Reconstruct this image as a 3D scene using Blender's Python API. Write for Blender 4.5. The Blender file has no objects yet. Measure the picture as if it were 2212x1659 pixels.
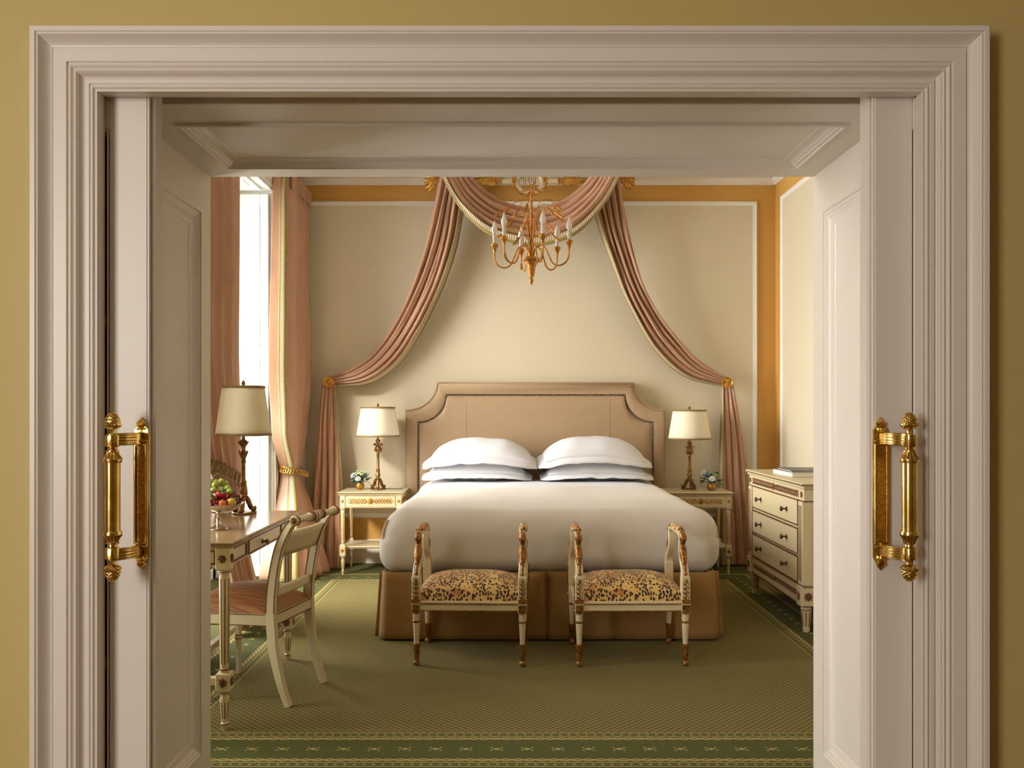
import bpy, bmesh, math, random
from mathutils import Vector, Matrix, noise
C = bpy.context.scene
PI = math.pi
RN = random.Random(11)
F = 1850.0; CX = 1106.0; HY = 887.0; EYE = 1.26        # focal length in px, principal column, horizon row, eye height

# ------------------------------------------------------------------ camera, light, exposure
cam = bpy.data.objects.new('camera', bpy.data.cameras.new('camera'))
C.collection.objects.link(cam)
cam.location = (0, 0, EYE); cam.rotation_euler = (PI/2, 0, 0)
cam.data.sensor_width = 36; cam.data.lens = F/2212*36
cam.data.shift_y = (HY-829.5)/2212
cam.data.clip_start = .05
C.camera = cam
C.view_settings.view_transform = 'Standard'; C.view_settings.look = 'None'
C.view_settings.gamma = 1; C.view_settings.use_curve_mapping = False
C.view_settings.exposure = 0.0

w = bpy.data.worlds.new('sky'); C.world = w; w.use_nodes = True
w.node_tree.nodes['Background'].inputs[0].default_value = (.82, .90, 1.0, 1)
w.node_tree.nodes['Background'].inputs[1].default_value = .5

def lamp(name, kind, loc, rot, energy, col=(1, 1, 1), size=(1, 1), angle=.02):
    l = bpy.data.lights.new(name, kind); l.energy = energy; l.color = col
    if kind == 'AREA': l.shape = 'RECTANGLE'; l.size, l.size_y = size
    if kind == 'SUN': l.angle = angle
    o = bpy.data.objects.new(name, l); C.collection.objects.link(o)
    o.location = loc; o.rotation_euler = rot
    return o
s = lamp('sun', 'SUN', (-6, 3, 6), (0, 0, 0), 5.0, (1, .95, .87), angle=.15)
s.rotation_euler = Vector((.50, .85, -.60)).to_track_quat('-Z', 'Y').to_euler()
q = lamp('bedroom_window_daylight', 'AREA', (-3.0, 5.15, 2.00), (0, -PI/2+.17, 0), 335, (1, .972, .94), (2.8, 2.6)); q.data.spread = math.radians(116)
q = lamp('jamb_fill_light', 'AREA', (-2.30, 3.42, 1.60), (0, -PI/2+.10, 0), 58, (1, .968, .93), (2.3, .5)); q.data.spread = math.radians(120)  # added fill lamp, brightens the right jamb and the foot of the bed
lamp('salon_window_daylight', 'AREA', (-3.0, -1.9, 1.75), (0, -PI/2+.10, .88), 102, (1, .97, .93), (1.8, 1.0))

# ------------------------------------------------------------------ helpers
def lin(h):
    h = h.lstrip('#'); o = []
    for i in (0, 2, 4):
        c = int(h[i:i+2], 16)/255
        o.append(c/12.92 if c <= .04045 else ((c+.055)/1.055)**2.4)
    return (*o, 1)
def at(px, py, Y): return Vector(((px-CX)*Y/F, Y, EYE-(py-HY)*Y/F))
def lerp(a, b, t): return a+(b-a)*t
def cat(pts, t):                                       # Catmull-Rom through pts, t 0..1
    n = len(pts)-1; x = min(max(t, 0), 1)*n; i = min(int(x), n-1); f = x-i
    p0 = pts[max(i-1, 0)]; p1 = pts[i]; p2 = pts[i+1]; p3 = pts[min(i+2, n)]
    return .5*((2*p1)+(p2-p0)*f+(2*p0-5*p1+4*p2-p3)*f*f+(3*p1-p0-3*p2+p3)*f**3)
def V(*a): return Vector(a)

class M:
    """collects shapes that become ONE mesh object"""
    def __init__(s): s.v = []; s.f = []; s.uv = []; s.T = Matrix.Identity(4)
    def add(s, vs, fs, uv=None):
        b = len(s.v); s.v += [s.T @ Vector(p) for p in vs]
        s.f += [tuple(i+b for i in q) for q in fs]
        s.uv += uv if uv else [(0, 0)]*len(vs)
        return s
    def at(s, loc=(0, 0, 0), rot=(0, 0, 0), sc=1):
        from mathutils import Euler
        s.T = Matrix.Translation(loc) @ Euler(rot).to_matrix().to_4x4() @ Matrix.Scale(sc, 4); return s
    def box(s, x0, x1, y0, y1, z0, z1, b=.003):
        b = min(b, abs(x1-x0)*.45, abs(y1-y0)*.45, abs(z1-z0)*.45)
        lo = (min(x0, x1), min(y0, y1), min(z0, z1)); hi = (max(x0, x1), max(y0, y1), max(z0, z1))
        if b <= 0:
            vs = [(hi[0] if i & 1 else lo[0], hi[1] if i & 2 else lo[1], hi[2] if i & 4 else lo[2]) for i in range(8)]
            return s.add(vs, [(0, 1, 3, 2), (4, 6, 7, 5), (0, 4, 5, 1), (2, 3, 7, 6), (0, 2, 6, 4), (1, 5, 7, 3)])
        vs = []; ix = {}
        for c in range(8):
            for a in range(3):
                p = []
                for k in range(3):
                    h = c >> k & 1; q = hi[k] if h else lo[k]
                    if k != a: q += -b if h else b
                    p.append(q)
                ix[c, a] = len(vs); vs.append(p)
        fs = []
        for a in range(3):
            k, l = (a+1) % 3, (a+2) % 3
            for sg in (0, 1):
                cs = [(sg << a) | (i << k) | (j << l) for i, j in ((0, 0), (1, 0), (1, 1), (0, 1))]
                q = [ix[c, a] for c in cs]; fs.append(q if sg else q[::-1])
            for i in (0, 1):                            # edges parallel to axis a
                for j in (0, 1):
                    c0 = (i << k) | (j << l); c1 = c0 | (1 << a)
                    fs.append((ix[c0, k], ix[c0, l], ix[c1, l], ix[c1, k]))
        for c in range(8): fs.append((ix[c, 0], ix[c, 1], ix[c, 2]))
        return s.add(vs, fs)
    def cbox(s, cx, cy, cz, sx, sy, sz, b=.003): return s.box(cx-sx/2, cx+sx/2, cy-sy/2, cy+sy/2, cz-sz/2, cz+sz/2, b)
    def lathe(s, prof, n=20, c=(0, 0, 0), mod=None):
        vs = []; fs = []; m = len(prof)
        for r, z in prof:
            for k in range(n):
                a = 2*PI*k/n; rr = mod(a, z, r) if mod else r
                vs.append((c[0]+rr*math.cos(a), c[1]+rr*math.sin(a), c[2]+z))
        for i in range(m-1):
            for k in range(n): fs.append((i*n+k, i*n+(k+1) % n, (i+1)*n+(k+1) % n, (i+1)*n+k))
        if prof[0][0] > 1e-5: fs.append(tuple(range(n))[::-1])
        if prof[-1][0] > 1e-5: fs.append(tuple((m-1)*n+k for k in range(n)))
        return s.add(vs, fs)
    def ball(s, c, r, n=12, sc=(1, 1, 1)):
        m = max(6, n//2+1)
        pr = [(max(1e-6, math.sin(PI*i/m)), -math.cos(PI*i/m)) for i in range(m+1)]
        vs = []; fs = []
        for q, z in pr:
            for k in range(n):
                a = 2*PI*k/n; vs.append((c[0]+r*sc[0]*q*math.cos(a), c[1]+r*sc[1]*q*math.sin(a), c[2]+r*sc[2]*z))
        for i in range(m):
            for k in range(n): fs.append((i*n+k, i*n+(k+1) % n, (i+1)*n+(k+1) % n, (i+1)*n+k))
        return s.add(vs, fs)
    def tube(s, pts, r, n=8, closed=False, flat=1.0):
        pts = [Vector(p) for p in pts]; L = len(pts); vs = []; fs = []; ref = None
        for i, p in enumerate(pts):
            a = pts[i-1] if i or closed else p; b = pts[(i+1) % L] if i < L-1 or closed else p
            t = (b-a).normalized()
            if ref is None:
                ref = Vector((0, 0, 1)) if abs(t.z) < .9 else Vector((0, 1, 0))
                ref = (ref-t*ref.dot(t)).normalized()
            ref = (ref-t*ref.dot(t)).normalized(); u = t.cross(ref)
            rr = r[i] if isinstance(r, (list, tuple)) else r
            for k in range(n):
                q = 2*PI*k/n; vs.append(p+ref*math.cos(q)*rr*flat+u*math.sin(q)*rr)
        for i in range(L if closed else L-1):
            j = (i+1) % L
            for k in range(n): fs.append((i*n+k, i*n+(k+1) % n, j*n+(k+1) % n, j*n+k))
        if not closed: fs += [tuple(range(n))[::-1], tuple((L-1)*n+k for k in range(n))]
        return s.add(vs, fs)
    def sweep(s, pts, a, w, t, b=.004):                 # rectangular bar along pts; a = fixed width axis
        pts = [Vector(p) for p in pts]; a = Vector(a).normalized(); L = len(pts); vs = []; fs = []
        for i, p in enumerate(pts):
            T = (pts[min(i+1, L-1)]-pts[max(i-1, 0)]).normalized(); N = T.cross(a).normalized()
            ww = (w[i] if isinstance(w, (list, tuple)) else w)/2; tt = (t[i] if isinstance(t, (list, tuple)) else t)/2
            for x, y in ((ww, tt-b), (ww-b, tt), (b-ww, tt), (-ww, tt-b), (-ww, b-tt), (b-ww, -tt), (ww-b, -tt), (ww, b-tt)):
                vs.append(p+a*x+N*y)
        for i in range(L-1):
            for k in range(8): fs.append((i*8+k, i*8+(k+1) % 8, (i+1)*8+(k+1) % 8, (i+1)*8+k))
        fs += [tuple(range(8))[::-1], tuple((L-1)*8+k for k in range(8))]
        return s.add(vs, fs)
    def surf(s, fn, nu, nv, us=1, vs_=1, wrap=False):
        vs = []; uv = []; fs = []
        for i in range(nu+1):
            for j in range(nv+1):
                vs.append(fn(i/nu, j/nv)); uv.append((i/nu*us, j/nv*vs_))
        for i in range(nu):
            for j in range(nv): fs.append((i*(nv+1)+j, (i+1)*(nv+1)+j, (i+1)*(nv+1)+j+1, i*(nv+1)+j+1))
        return s.add(vs, fs, uv)
    def prism(s, out, d0, d1, ax='y', b=0.0):           # out: 2D outline (x,z) | extruded along y (or (y,z) along x, (x,y) along z)
        n = len(out)
        P = {'y': lambda p, d: (p[0], d, p[1]), 'x': lambda p, d: (d, p[0], p[1]), 'z': lambda p, d: (p[0], p[1], d)}[ax]
        if b:
            A = sum(out[i][0]*out[(i+1) % n][1]-out[(i+1) % n][0]*out[i][1] for i in range(n)); sg = 1 if A > 0 else -1
            ins = []
            for i in range(n):
                p0, p, p1 = Vector(out[i-1]), Vector(out[i]), Vector(out[(i+1) % n])
                e0 = (p-p0).normalized(); e1 = (p1-p).normalized()
                nn = (Vector((-e0.y, e0.x))+Vector((-e1.y, e1.x)))*sg
                nn = nn.normalized() if nn.length > 1e-6 else Vector((0, 0))
                ins.append(tuple(p+nn*b))
            sgn = 1 if d1 > d0 else -1
            lay = [(ins, d0), (out, d0+b*sgn), (out, d1-b*sgn), (ins, d1)]
        else: lay = [(out, d0), (out, d1)]
        vs = [P(p, d) for o, d in lay for p in o]; fs = []
        for l in range(len(lay)-1):
            for i in range(n): fs.append((l*n+i, l*n+(i+1) % n, (l+1)*n+(i+1) % n, (l+1)*n+i))
        fs += [tuple(range(n))[::-1], tuple((len(lay)-1)*n+i for i in range(n))]
        return s.add(vs, fs)
    def frame(s, prof, x0, x1, z0, z1, fn, sides=4):    # mitred moulding; prof: (inset, height); fn(a, b, h) -> point
        n = len(prof); vs = []; fs = []
        for u, h in prof:
            if sides == 4: cs = [(x0+u, z0+u), (x0+u, z1-u), (x1-u, z1-u), (x1-u, z0+u)]
            else: cs = [(x0+u, z0), (x0+u, z1-u), (x1-u, z1-u), (x1-u, z0)]
            vs += [fn(a, b, h) for a, b in cs]
        for i in range(n-1):
            for k in range(4 if sides == 4 else 3):
                l = (k+1) % 4; fs.append((i*4+k, i*4+l, (i+1)*4+l, (i+1)*4+k))
        return s.add(vs, fs)
    def leaf(s, L, W, H):                               # almond leaf along +x with a ridge towards +z
        vs = [(0, 0, 0), (L*.3, W*.5, 0), (L*.7, W*.38, 0), (L, 0, H*.3), (L*.7, -W*.38, 0), (L*.3, -W*.5, 0), (L*.3, 0, H), (L*.7, 0, H)]
        return s.add(vs, [(0, 1, 6), (0, 6, 5), (1, 2, 7, 6), (6, 7, 4, 5), (2, 3, 7), (7, 3, 4)])
    def out(s, name, mat, parent=None, smooth=35, fix=True):
        me = bpy.data.meshes.new(name); me.from_pydata([tuple(p) for p in s.v], [], s.f)
        if any(u != (0, 0) for u in s.uv):
            l = me.uv_layers.new(name='UVMap')
            for lp in me.loops: l.data[lp.index].uv = s.uv[lp.vertex_index]
        if fix:
            b = bmesh.new(); b.from_mesh(me); bmesh.ops.recalc_face_normals(b, faces=b.faces); b.to_mesh(me); b.free()
        me.materials.append(mat)
        if smooth:
            me.polygons.foreach_set('use_smooth', [True]*len(me.polygons)); me.set_sharp_from_angle(angle=math.radians(smooth))
        o = bpy.data.objects.new(name, me); C.collection.objects.link(o)
        if parent: o.parent = parent
        return o
def tag(o, label=None, cat=None, group=None, kind=None):
    for k, v in (('label', label), ('category', cat), ('group', group), ('kind', kind)):
        if v: o[k] = v
    return o
def thing(name, label, cat, loc=(0, 0, 0), rz=0, group=None):
    o = bpy.data.objects.new(name, None); C.collection.objects.link(o); o.empty_display_size = .1
    o.location = loc; o.rotation_euler = (0, 0, rz)
    return tag(o, label, cat, group)
def dup(o, loc=None, rz=None, label=None, parent=None):
    c = o.copy(); C.collection.objects.link(c)
    if parent: c.parent = parent
    for ch in list(o.children): dup(ch, parent=c)
    if loc is not None: c.location = loc
    if rz is not None: c.rotation_euler = (0, 0, rz)
    if label: c['label'] = label
    return c
def piece(name, me, parent, loc, rot=(0, 0, 0), sc=(1, 1, 1)):   # another object on a shared mesh
    o = bpy.data.objects.new(name, me); C.collection.objects.link(o); o.parent = parent
    o.location = loc; o.rotation_euler = rot; o.scale = sc if hasattr(sc, '__len__') else (sc, sc, sc)
    return o
def solid(o, t, off=0):
    m = o.modifiers.new('thickness', 'SOLIDIFY'); m.thickness = t; m.offset = off; return o

# ------------------------------------------------------------------ materials
class G:
    """short-hand for shader node graphs"""
    def __init__(s, name):
        s.m = bpy.data.materials.new(name); s.m.use_nodes = True; s.t = s.m.node_tree; s.b = s.t.nodes['Principled BSDF']
    def n(s, typ, **kw):
        q = s.t.nodes.new('ShaderNode'+typ)
        for k, v in kw.items(): setattr(q, k, v)
        return q
    def link(s, a, b): s.t.links.new(a, b)
    def put(s, sock, v):
        if hasattr(v, 'is_linked') or hasattr(v, 'links'): s.t.links.new(v, sock)
        else: sock.default_value = v
    def ma(s, op, a, b=0.0, c=0.0):
        q = s.n('Math', operation=op); s.put(q.inputs[0], a); s.put(q.inputs[1], b); s.put(q.inputs[2], c); return q.outputs[0]
    def mix(s, f, a, b):
        q = s.n('Mix', data_type='RGBA'); s.put(q.inputs[0], f); s.put(q.inputs[6], a); s.put(q.inputs[7], b); return q.outputs[2]
    def xyz(s, which='Object'):
        c = s.n('TexCoord').outputs[which]; q = s.n('SeparateXYZ'); s.link(c, q.inputs[0]); return q.outputs
    def noise(s, scale, detail=3, vec=None, rough=.5):
        q = s.n('TexNoise'); q.inputs['Scale'].default_value = scale; q.inputs['Detail'].default_value = detail; q.inputs['Roughness'].default_value = rough
        s.link(vec if vec else s.n('TexCoord').outputs['Object'], q.inputs['Vector']); return q.outputs[0]
    def map(s, scale, which='Object'):
        q = s.n('Mapping'); q.inputs['Scale'].default_value = scale; s.link(s.n('TexCoord').outputs[which], q.inputs[0]); return q.outputs[0]
    def ramp(s, f, a, b):
        q = s.n('MapRange'); s.put(q.inputs[0], f); q.inputs[1].default_value = a; q.inputs[2].default_value = b; return q.outputs[0]
    def bump(s, h, strength=.3, dist=.002):
        q = s.n('Bump'); q.inputs['Strength'].default_value = strength; q.inputs['Distance'].default_value = dist
        s.link(h, q.inputs['Height']); s.link(q.outputs[0], s.b.inputs['Normal'])
    def set(s, color=None, rough=None, metal=None, **kw):
        if color is not None: s.put(s.b.inputs['Base Color'], lin(color) if isinstance(color, str) else color)
        if rough is not None: s.put(s.b.inputs['Roughness'], rough)
        if metal is not None: s.put(s.b.inputs['Metallic'], metal)
        for k, v in kw.items(): s.put(s.b.inputs[k.replace('_', ' ')], v)
        return s
def paint(name, c, rough=.45, var=.06, bscale=180, bstr=.06, **kw):
    g = G(name); a = lin(c)
    nz = g.noise(3.5, 4)
    d = tuple(x*(1-var) for x in a[:3])+(1,)
    g.set(g.mix(nz, d, a), rough, **kw)
    if bstr: g.bump(g.noise(bscale, 2), bstr, .001)
    return g.m
def gilt(name, c, dark, metal=.75, rough=.38, scale=40):
    g = G(name); f = g.ramp(g.noise(scale, 4, rough=.65), .38, .62)
    g.set(g.mix(f, lin(dark), lin(c)), rough, metal); g.bump(g.noise(scale*3, 2), .25, .001); return g.m
def cloth(name, c, c2=None, rough=.8, sheen=.2, sc=(900, 900, 900), bstr=.15, var=.12):
    g = G(name); a = lin(c); d = lin(c2) if c2 else tuple(x*(1-var) for x in a[:3])+(1,)
    f = g.noise(1, 3, g.map(sc)); f2 = g.noise(6, 3)
    g.set(g.mix(g.ma('MULTIPLY', g.ma('ADD', f, f2), .5), d, a), rough, Sheen_Weight=sheen); g.bump(f, bstr, .001); return g.m

mt = {}
mt['salon'] = paint('salon_yellow_paint', 'C8B06E', .6, .05, 60, .08)
mt['wood'] = paint('cream_joinery_paint', 'E6DBCE', .38, .03, 120, .05)
mt['ochre'] = paint('ochre_wall_paint', 'D2A050', .6, .06, 60, .05)
mt['cream'] = paint('cream_wall_paint', 'D8CBAF', .6, .04, 60, .05)
mt['white'] = paint('white_trim_paint', 'EAE2D6', .42, .03, 120, .04)
mt['shutter'] = paint('shutter_white_paint', 'EEF0EA', .45, .02, 120, .04)
mt['ceil'] = paint('ceiling_white', 'ECE6DC', .7, .02, 60, 0)
mt['furn'] = paint('antique_cream_lacquer', 'DCCCA4', .36, .10, 140, .06)
mt['desk_top'] = paint('cream_lacquer_top', 'AE926A', .16, .14, 140, .03)
mt['gold'] = gilt('antique_gilding', 'DDAA50', 'AE7830', .6, .36)
mt['bronze'] = gilt('worn_bronze_gilding', 'B4803F', '6E4520', .6, .34, 60)
mt['brownline'] = gilt('brown_gilt_line', '8A5C38', '643C22', .25, .5)
mt['chand'] = gilt('chandelier_gold', 'DDA04A', 'B87830', .55, .36, 30)
mt['brass'] = gilt('polished_brass', 'F2D588', 'D6AC5C', 1.0, .20, 14)
mt['brassdark'] = gilt('hammered_brass', 'D2A458', '9A6E30', 1.0, .40, 260)
mt['lampmetal'] = gilt('aged_lamp_brass', 'A67C46', '6C4A26', .8, .36, 50)
mt['knob'] = gilt('dark_bronze_knob', '7C7060', '4C4236', .9, .35, 50)
mt['silver'] = G('silver_plate').set('D8D0C4', .16, 1.0).m
def m_silk():
    g = G('dusty_pink_silk'); slub = g.noise(1, 3, g.map((60, 60, 900))); cr = g.noise(1, 4, g.map((16, 16, 6)), .5); f2 = g.noise(6, 3)
    g.set(g.mix(g.ma('MULTIPLY', g.ma('ADD', slub, f2), .5), lin('A87C5E'), lin('C89C7E')), .36, Sheen_Weight=.15)
    g.bump(g.ma('ADD', g.ma('MULTIPLY', slub, .12), cr), .28, .010); return g.m
mt['silk'] = m_silk()
mt['skirt'] = cloth('bronze_linen', 'B2884C', '7A5628', .75, .1, (120, 120, 420), .35)
mt['linen'] = cloth('white_pillow_cotton', 'DDDCDF', 'D5D3D7', .8, .1, (700, 700, 700), .1)
mt['spread'] = cloth('ivory_coverlet', 'D8D0C4', 'CEC5B8', .8, .1, (500, 500, 500), .2)
mt['shade'] = cloth('parchment_shade', 'F0E6CC', 'E6DABC', .7, .05, (300, 300, 60), .05)
mt['shadeband'] = cloth('gold_shade_braid', '9A7A46', '7A5C30', .6, .1, (900, 900, 900), .4)
mt['seat'] = None
mt['bulb'] = G('opal_bulb_glass').set('F2F0EC', .25, 0, Specular_IOR_Level=.3).m
mt['candle'] = paint('candle_sleeve', 'E2E0D6', .5, .04, 100, 0)
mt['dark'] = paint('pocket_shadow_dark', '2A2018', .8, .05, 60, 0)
mt['salonfloor'] = paint('salon_oak_floor', '8A6A44', .5, .2, 30, .1)

def m_glass(name, tint):
    g = G(name); t = g.t; o = t.nodes['Material Output']
    tr = g.n('BsdfTransparent'); tr.inputs[0].default_value = tint
    gl = g.n('BsdfGlossy'); gl.inputs['Roughness'].default_value = .02
    lw = g.n('LayerWeight'); lw.inputs[0].default_value = .5; fr = g.ma('MULTIPLY_ADD', g.ma('POWER', lw.outputs['Facing'], 5), .9, .04)
    mx = g.n('MixShader'); g.link(fr, mx.inputs[0]); g.link(tr.outputs[0], mx.inputs[1]); g.link(gl.outputs[0], mx.inputs[2])
    g.link(mx.outputs[0], o.inputs[0]); return g.m
mt['glass'] = m_glass('window_glass', (.96, .98, .98, 1))

def m_carpet():
    g = G('green_trellis_carpet'); x, y, z = g.xyz()
    cx, hx, cy, hy = (.1295, 1.4035, 4.8335, 1.4835)    # the trellis field inside the border
    dx = g.ma('SUBTRACT', g.ma('ABSOLUTE', g.ma('SUBTRACT', x, cx)), hx)
    dy = g.ma('SUBTRACT', g.ma('ABSOLUTE', g.ma('SUBTRACT', y, cy)), hy)
    d = g.ma('MAXIMUM', dx, dy)
    isx = g.ma('GREATER_THAN', dx, dy)
    sc = g.ma('ADD', g.ma('MULTIPLY', isx, y), g.ma('MULTIPLY', g.ma('SUBTRACT', 1, isx), x))
    def near(a, c, w_): return g.ma('LESS_THAN', g.ma('ABSOLUTE', g.ma('SUBTRACT', a, c)), w_)
    def rep(a, p): return g.ma('ABSOLUTE', g.ma('SUBTRACT', g.ma('FRACT', g.ma('DIVIDE', a, p)), .5))   # 0 at cell centre
    P = .030
    u = rep(g.ma('ADD', x, y), P); v = rep(g.ma('SUBTRACT', x, y), P)
    lat = g.ma('MAXIMUM', g.ma('LESS_THAN', u, .085), g.ma('LESS_THAN', v, .085))
    dot = g.ma('MULTIPLY', g.ma('GREATER_THAN', u, .40), g.ma('GREATER_THAN', v, .40))
    lat = g.ma('MULTIPLY', g.ma('MAXIMUM', lat, g.ma('MULTIPLY', dot, .5)), g.ma('LESS_THAN', d, 0))
    ls = []
    for c in (.004, .036, .284, .316): ls.append(near(d, c, .0028))
    for c in (.020, .300):                                # dotted line
        ls.append(g.ma('MULTIPLY', near(d, c, .004), g.ma('LESS_THAN', rep(sc, .034), .14)))
    for c in (.060, .260):                                # chain of two waves
        wv = g.ma('MULTIPLY', g.ma('SINE', g.ma('MULTIPLY', sc, 2*PI/.085)), .0085)
        ls.append(near(g.ma('SUBTRACT', d, wv), c, .0042)); ls.append(near(g.ma('ADD', d, wv), c, .0042))
    rs = g.ma('MULTIPLY', rep(sc, .114), .114); rd = g.ma('ABSOLUTE', g.ma('SUBTRACT', d, .16))
    ls.append(g.ma('LESS_THAN', g.ma('ADD', g.ma('MULTIPLY', rs, .6), rd), .010))
    ls.append(g.ma('MULTIPLY', near(g.ma('ADD', rs, 0), .019, .004), near(rd, .012, .004)))
    bl = ls[0]
    for q in ls[1:]: bl = g.ma('MAXIMUM', bl, q)
    field = g.ma('LESS_THAN', d, 0.0)
    pile = g.noise(420, 2); big = g.noise(2.2, 3)
    base = g.mix(field, lin('4E541A'), lin('5C531C'))
    base = g.mix(g.ma('MULTIPLY', pile, .35), base, lin('30300E'))
    base = g.mix(g.ma('MULTIPLY', big, .15), base, lin('6E6830'))
    col = g.mix(g.ma('MULTIPLY', lat, .75), base, lin('A8965A'))
    col = g.mix(g.ma('MULTIPLY', bl, .8), col, lin('C4A868'))
    g.set(col, .95, Specular_IOR_Level=.2, Sheen_Weight=.05); g.bump(pile, .5, .004); return g.m
mt['carpet'] = m_carpet()

def m_leopard():
    g = G('leopard_print_velvet')
    co = g.n('TexCoord').outputs['Object']
    mp = g.n('Mapping'); mp.inputs['Scale'].default_value = (1.15, .85, .72); g.link(co, mp.inputs[0])
    nz = g.n('TexNoise'); nz.inputs['Scale'].default_value = 60; g.link(co, nz.inputs['Vector'])
    ad = g.n('VectorMath', operation='MULTIPLY_ADD'); g.link(nz.outputs['Color'], ad.inputs[0]); ad.inputs[1].default_value = (.006,)*3; g.link(mp.outputs[0], ad.inputs[2])
    vo = g.n('TexVoronoi'); vo.inputs['Scale'].default_value = 68; vo.inputs['Randomness'].default_value = .75; g.link(ad.outputs[0], vo.inputs['Vector'])
    sp = g.ma('LESS_THAN', vo.outputs['Distance'], g.ma('ADD', .37, g.ma('MULTIPLY', g.noise(25, 1), .16)))
    st = g.ramp(g.noise(1, 2, g.map((14, 3, 22))), .42, .66)
    base = g.mix(st, lin('D8B266'), lin('BC7434'))
    g.set(g.mix(sp, base, lin('2E1618')), .55, Sheen_Weight=.1); g.bump(g.noise(700, 2), .2, .001); return g.m
mt['leopard'] = m_leopard()

def m_braid(name, gold, pale, gap):
    g = G(name); u = g.n('SeparateXYZ'); g.link(g.n('TexCoord').outputs['UV'], u.inputs[0])
    c = g.ma('ABSOLUTE', g.ma('SUBTRACT', u.outputs[1], .5))
    rung = g.ma('LESS_THAN', g.ma('FRACT', g.ma('DIVIDE', u.outputs[0], .011)), .5)
    col = g.mix(rung, lin(gap), lin(pale)); col = g.mix(g.ma('GREATER_THAN', c, .22), col, lin(gold))
    g.set(col, .6, Sheen_Weight=.2); g.bump(g.ma('MULTIPLY', rung, 1.0), .4, .002); return g.m
mt['braid'] = m_braid('gold_and_ivory_braid', '8E7C3A', 'D6CAB0', '8E6C4C')

def m_headboard():
    g = G('woven_headboard_fabric'); x, y, z = g.xyz()
    zig = g.ma('MULTIPLY', g.ma('ABSOLUTE', g.ma('SUBTRACT', g.ma('FRACT', g.ma('DIVIDE', x, .020)), .5)), 1.6)
    f = g.ma('FRACT', g.ma('ADD', g.ma('DIVIDE', z, .0125), zig))
    t = g.ma('LESS_THAN', f, .42)
    g.set(g.mix(t, lin('BB9E7C'), lin('8C6E4C')), .65, Sheen_Weight=.25); g.bump(t, .25, .001); return g.m
mt['headboard'] = m_headboard()
def m_stripe():
    g = G('russet_striped_silk'); x, y, z = g.xyz()
    f = g.noise(1, 2, g.map((300, 5, 5)))
    g.set(g.mix(g.ramp(f, .4, .62), lin('B0743C'), lin('7A4822')), .5, Sheen_Weight=.1); g.bump(f, .2, .001); return g.m
mt['seat'] = m_stripe()
def sp(name, c, r=.4, **k): mt[name] = G('col_'+name).set(c, r, 0, **k).m
sp('leafg', '4E6A38', .5); sp('leafb', '7C98A0', .6); sp('leafd', '2E4A30', .5); sp('petal', 'F2F0E6', .6); sp('petalg', 'C8D890', .6)
sp('grape', 'A8B65A', .25, Subsurface_Weight=.15); sp('straw', 'B01E22', .35); sp('currant', '8E0F1C', .2); sp('plum', '4A1E2A', .35)
sp('peach', 'D8702C', .45); sp('apple', 'D2B440', .3); sp('pine', '7A6440', .7); sp('cord', '3A3028', .5)
sp('paper', 'E6E0D4', .8); sp('bookdark', '2C2A28', .35); sp('bookgrey', 'B8ACA0', .5)

# ------------------------------------------------------------------ the setting
XL, XR, YB, YN, ZC = -1.80, 2.18, 7.085, 2.85, 3.17    # bedroom: left, right, back, near wall and ceiling
SY = 2.005                                             # salon face of the doorway wall
def struct(name, m, mat, label=None, cat=None, parent=None, smooth=35):
    o = m.out(name, mat, parent, smooth)
    if not parent: tag(o, label, cat, None, 'structure')
    return o
m = M(); m.add([(XL-.6, SY+.02, 0), (XR+.1, SY+.02, 0), (XR+.1, YB+.1, 0), (XL-.6, YB+.1, 0)], [(0, 1, 2, 3)])
struct('floor', m, mt['carpet'], 'green bedroom carpet with gold trellis and starred border', 'carpet')
m = M(); m.box(-4.3, 4, -4.2, SY+.02, -.12, -.002, 0); struct('floor_salon', m, mt['salonfloor'], 'bare oak floor of the room before the doorway', 'floor')
m = M(); m.box(XL-.6, XR+.2, SY+.16, YB+.2, ZC, ZC+.12, 0); struct('ceiling', m, mt['ceil'], 'white ceiling over the bed', 'ceiling')
m = M(); m.box(-4.3, 4, -4.2, SY, 3.0, 3.12, 0); struct('ceiling_salon', m, mt['ceil'], 'white ceiling of the room before the doorway', 'ceiling')
# doorway wall: a skin towards the salon, a slot for the sliding doors, a thick body behind
ow = 1.0
m = M()
m.box(-3.2, -ow, SY, SY+.015, 0, 3.12, 0); m.box(ow, 4, SY, SY+.015, 0, 3.12, 0); m.box(-ow, ow, SY, SY+.015, 2.03, 3.12, 0)
m.box(XL-.6, -1.023, 2.165, YN, 0, 3.2, 0); m.box(1.023, XR+.2, 2.165, YN, 0, 3.2, 0); m.box(-1.023, 1.023, 2.165, YN, 2.058, 3.2, 0)
m.box(XL-.6, -2.35, SY, 2.165, 0, 3.2, 0); m.box(2.3, 2.4, SY, 2.165, 0, 3.2, 0)
struct('wall_front', m, mt['salon'], 'yellow wall around the white double doorway', 'wall')
m = M(); m.box(-3.2, -3.1, -4.2, SY+.015, 0, .4, 0); m.box(-3.2, -3.1, -4.2, -2.6, .4, 3.12, 0); m.box(-3.2, -3.1, -1.2, SY+.015, .4, 3.12, 0); m.box(-3.2, -3.1, -2.6, -1.2, 2.8, 3.12, 0)
struct('wall_salon_left', m, mt['salon'], 'yellow salon wall left behind the camera', 'wall')
m = M(); m.box(4, 4.1, -4.2, SY+.015, 0, 3.12, 0); struct('wall_salon_right', m, mt['salon'], 'yellow salon wall right behind the camera', 'wall')
m = M(); m.box(-4.3, 4.1, -4.3, -4.2, 0, 3.12, 0); struct('wall_salon_back', m, mt['salon'], 'yellow salon wall behind the camera', 'wall')
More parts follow.
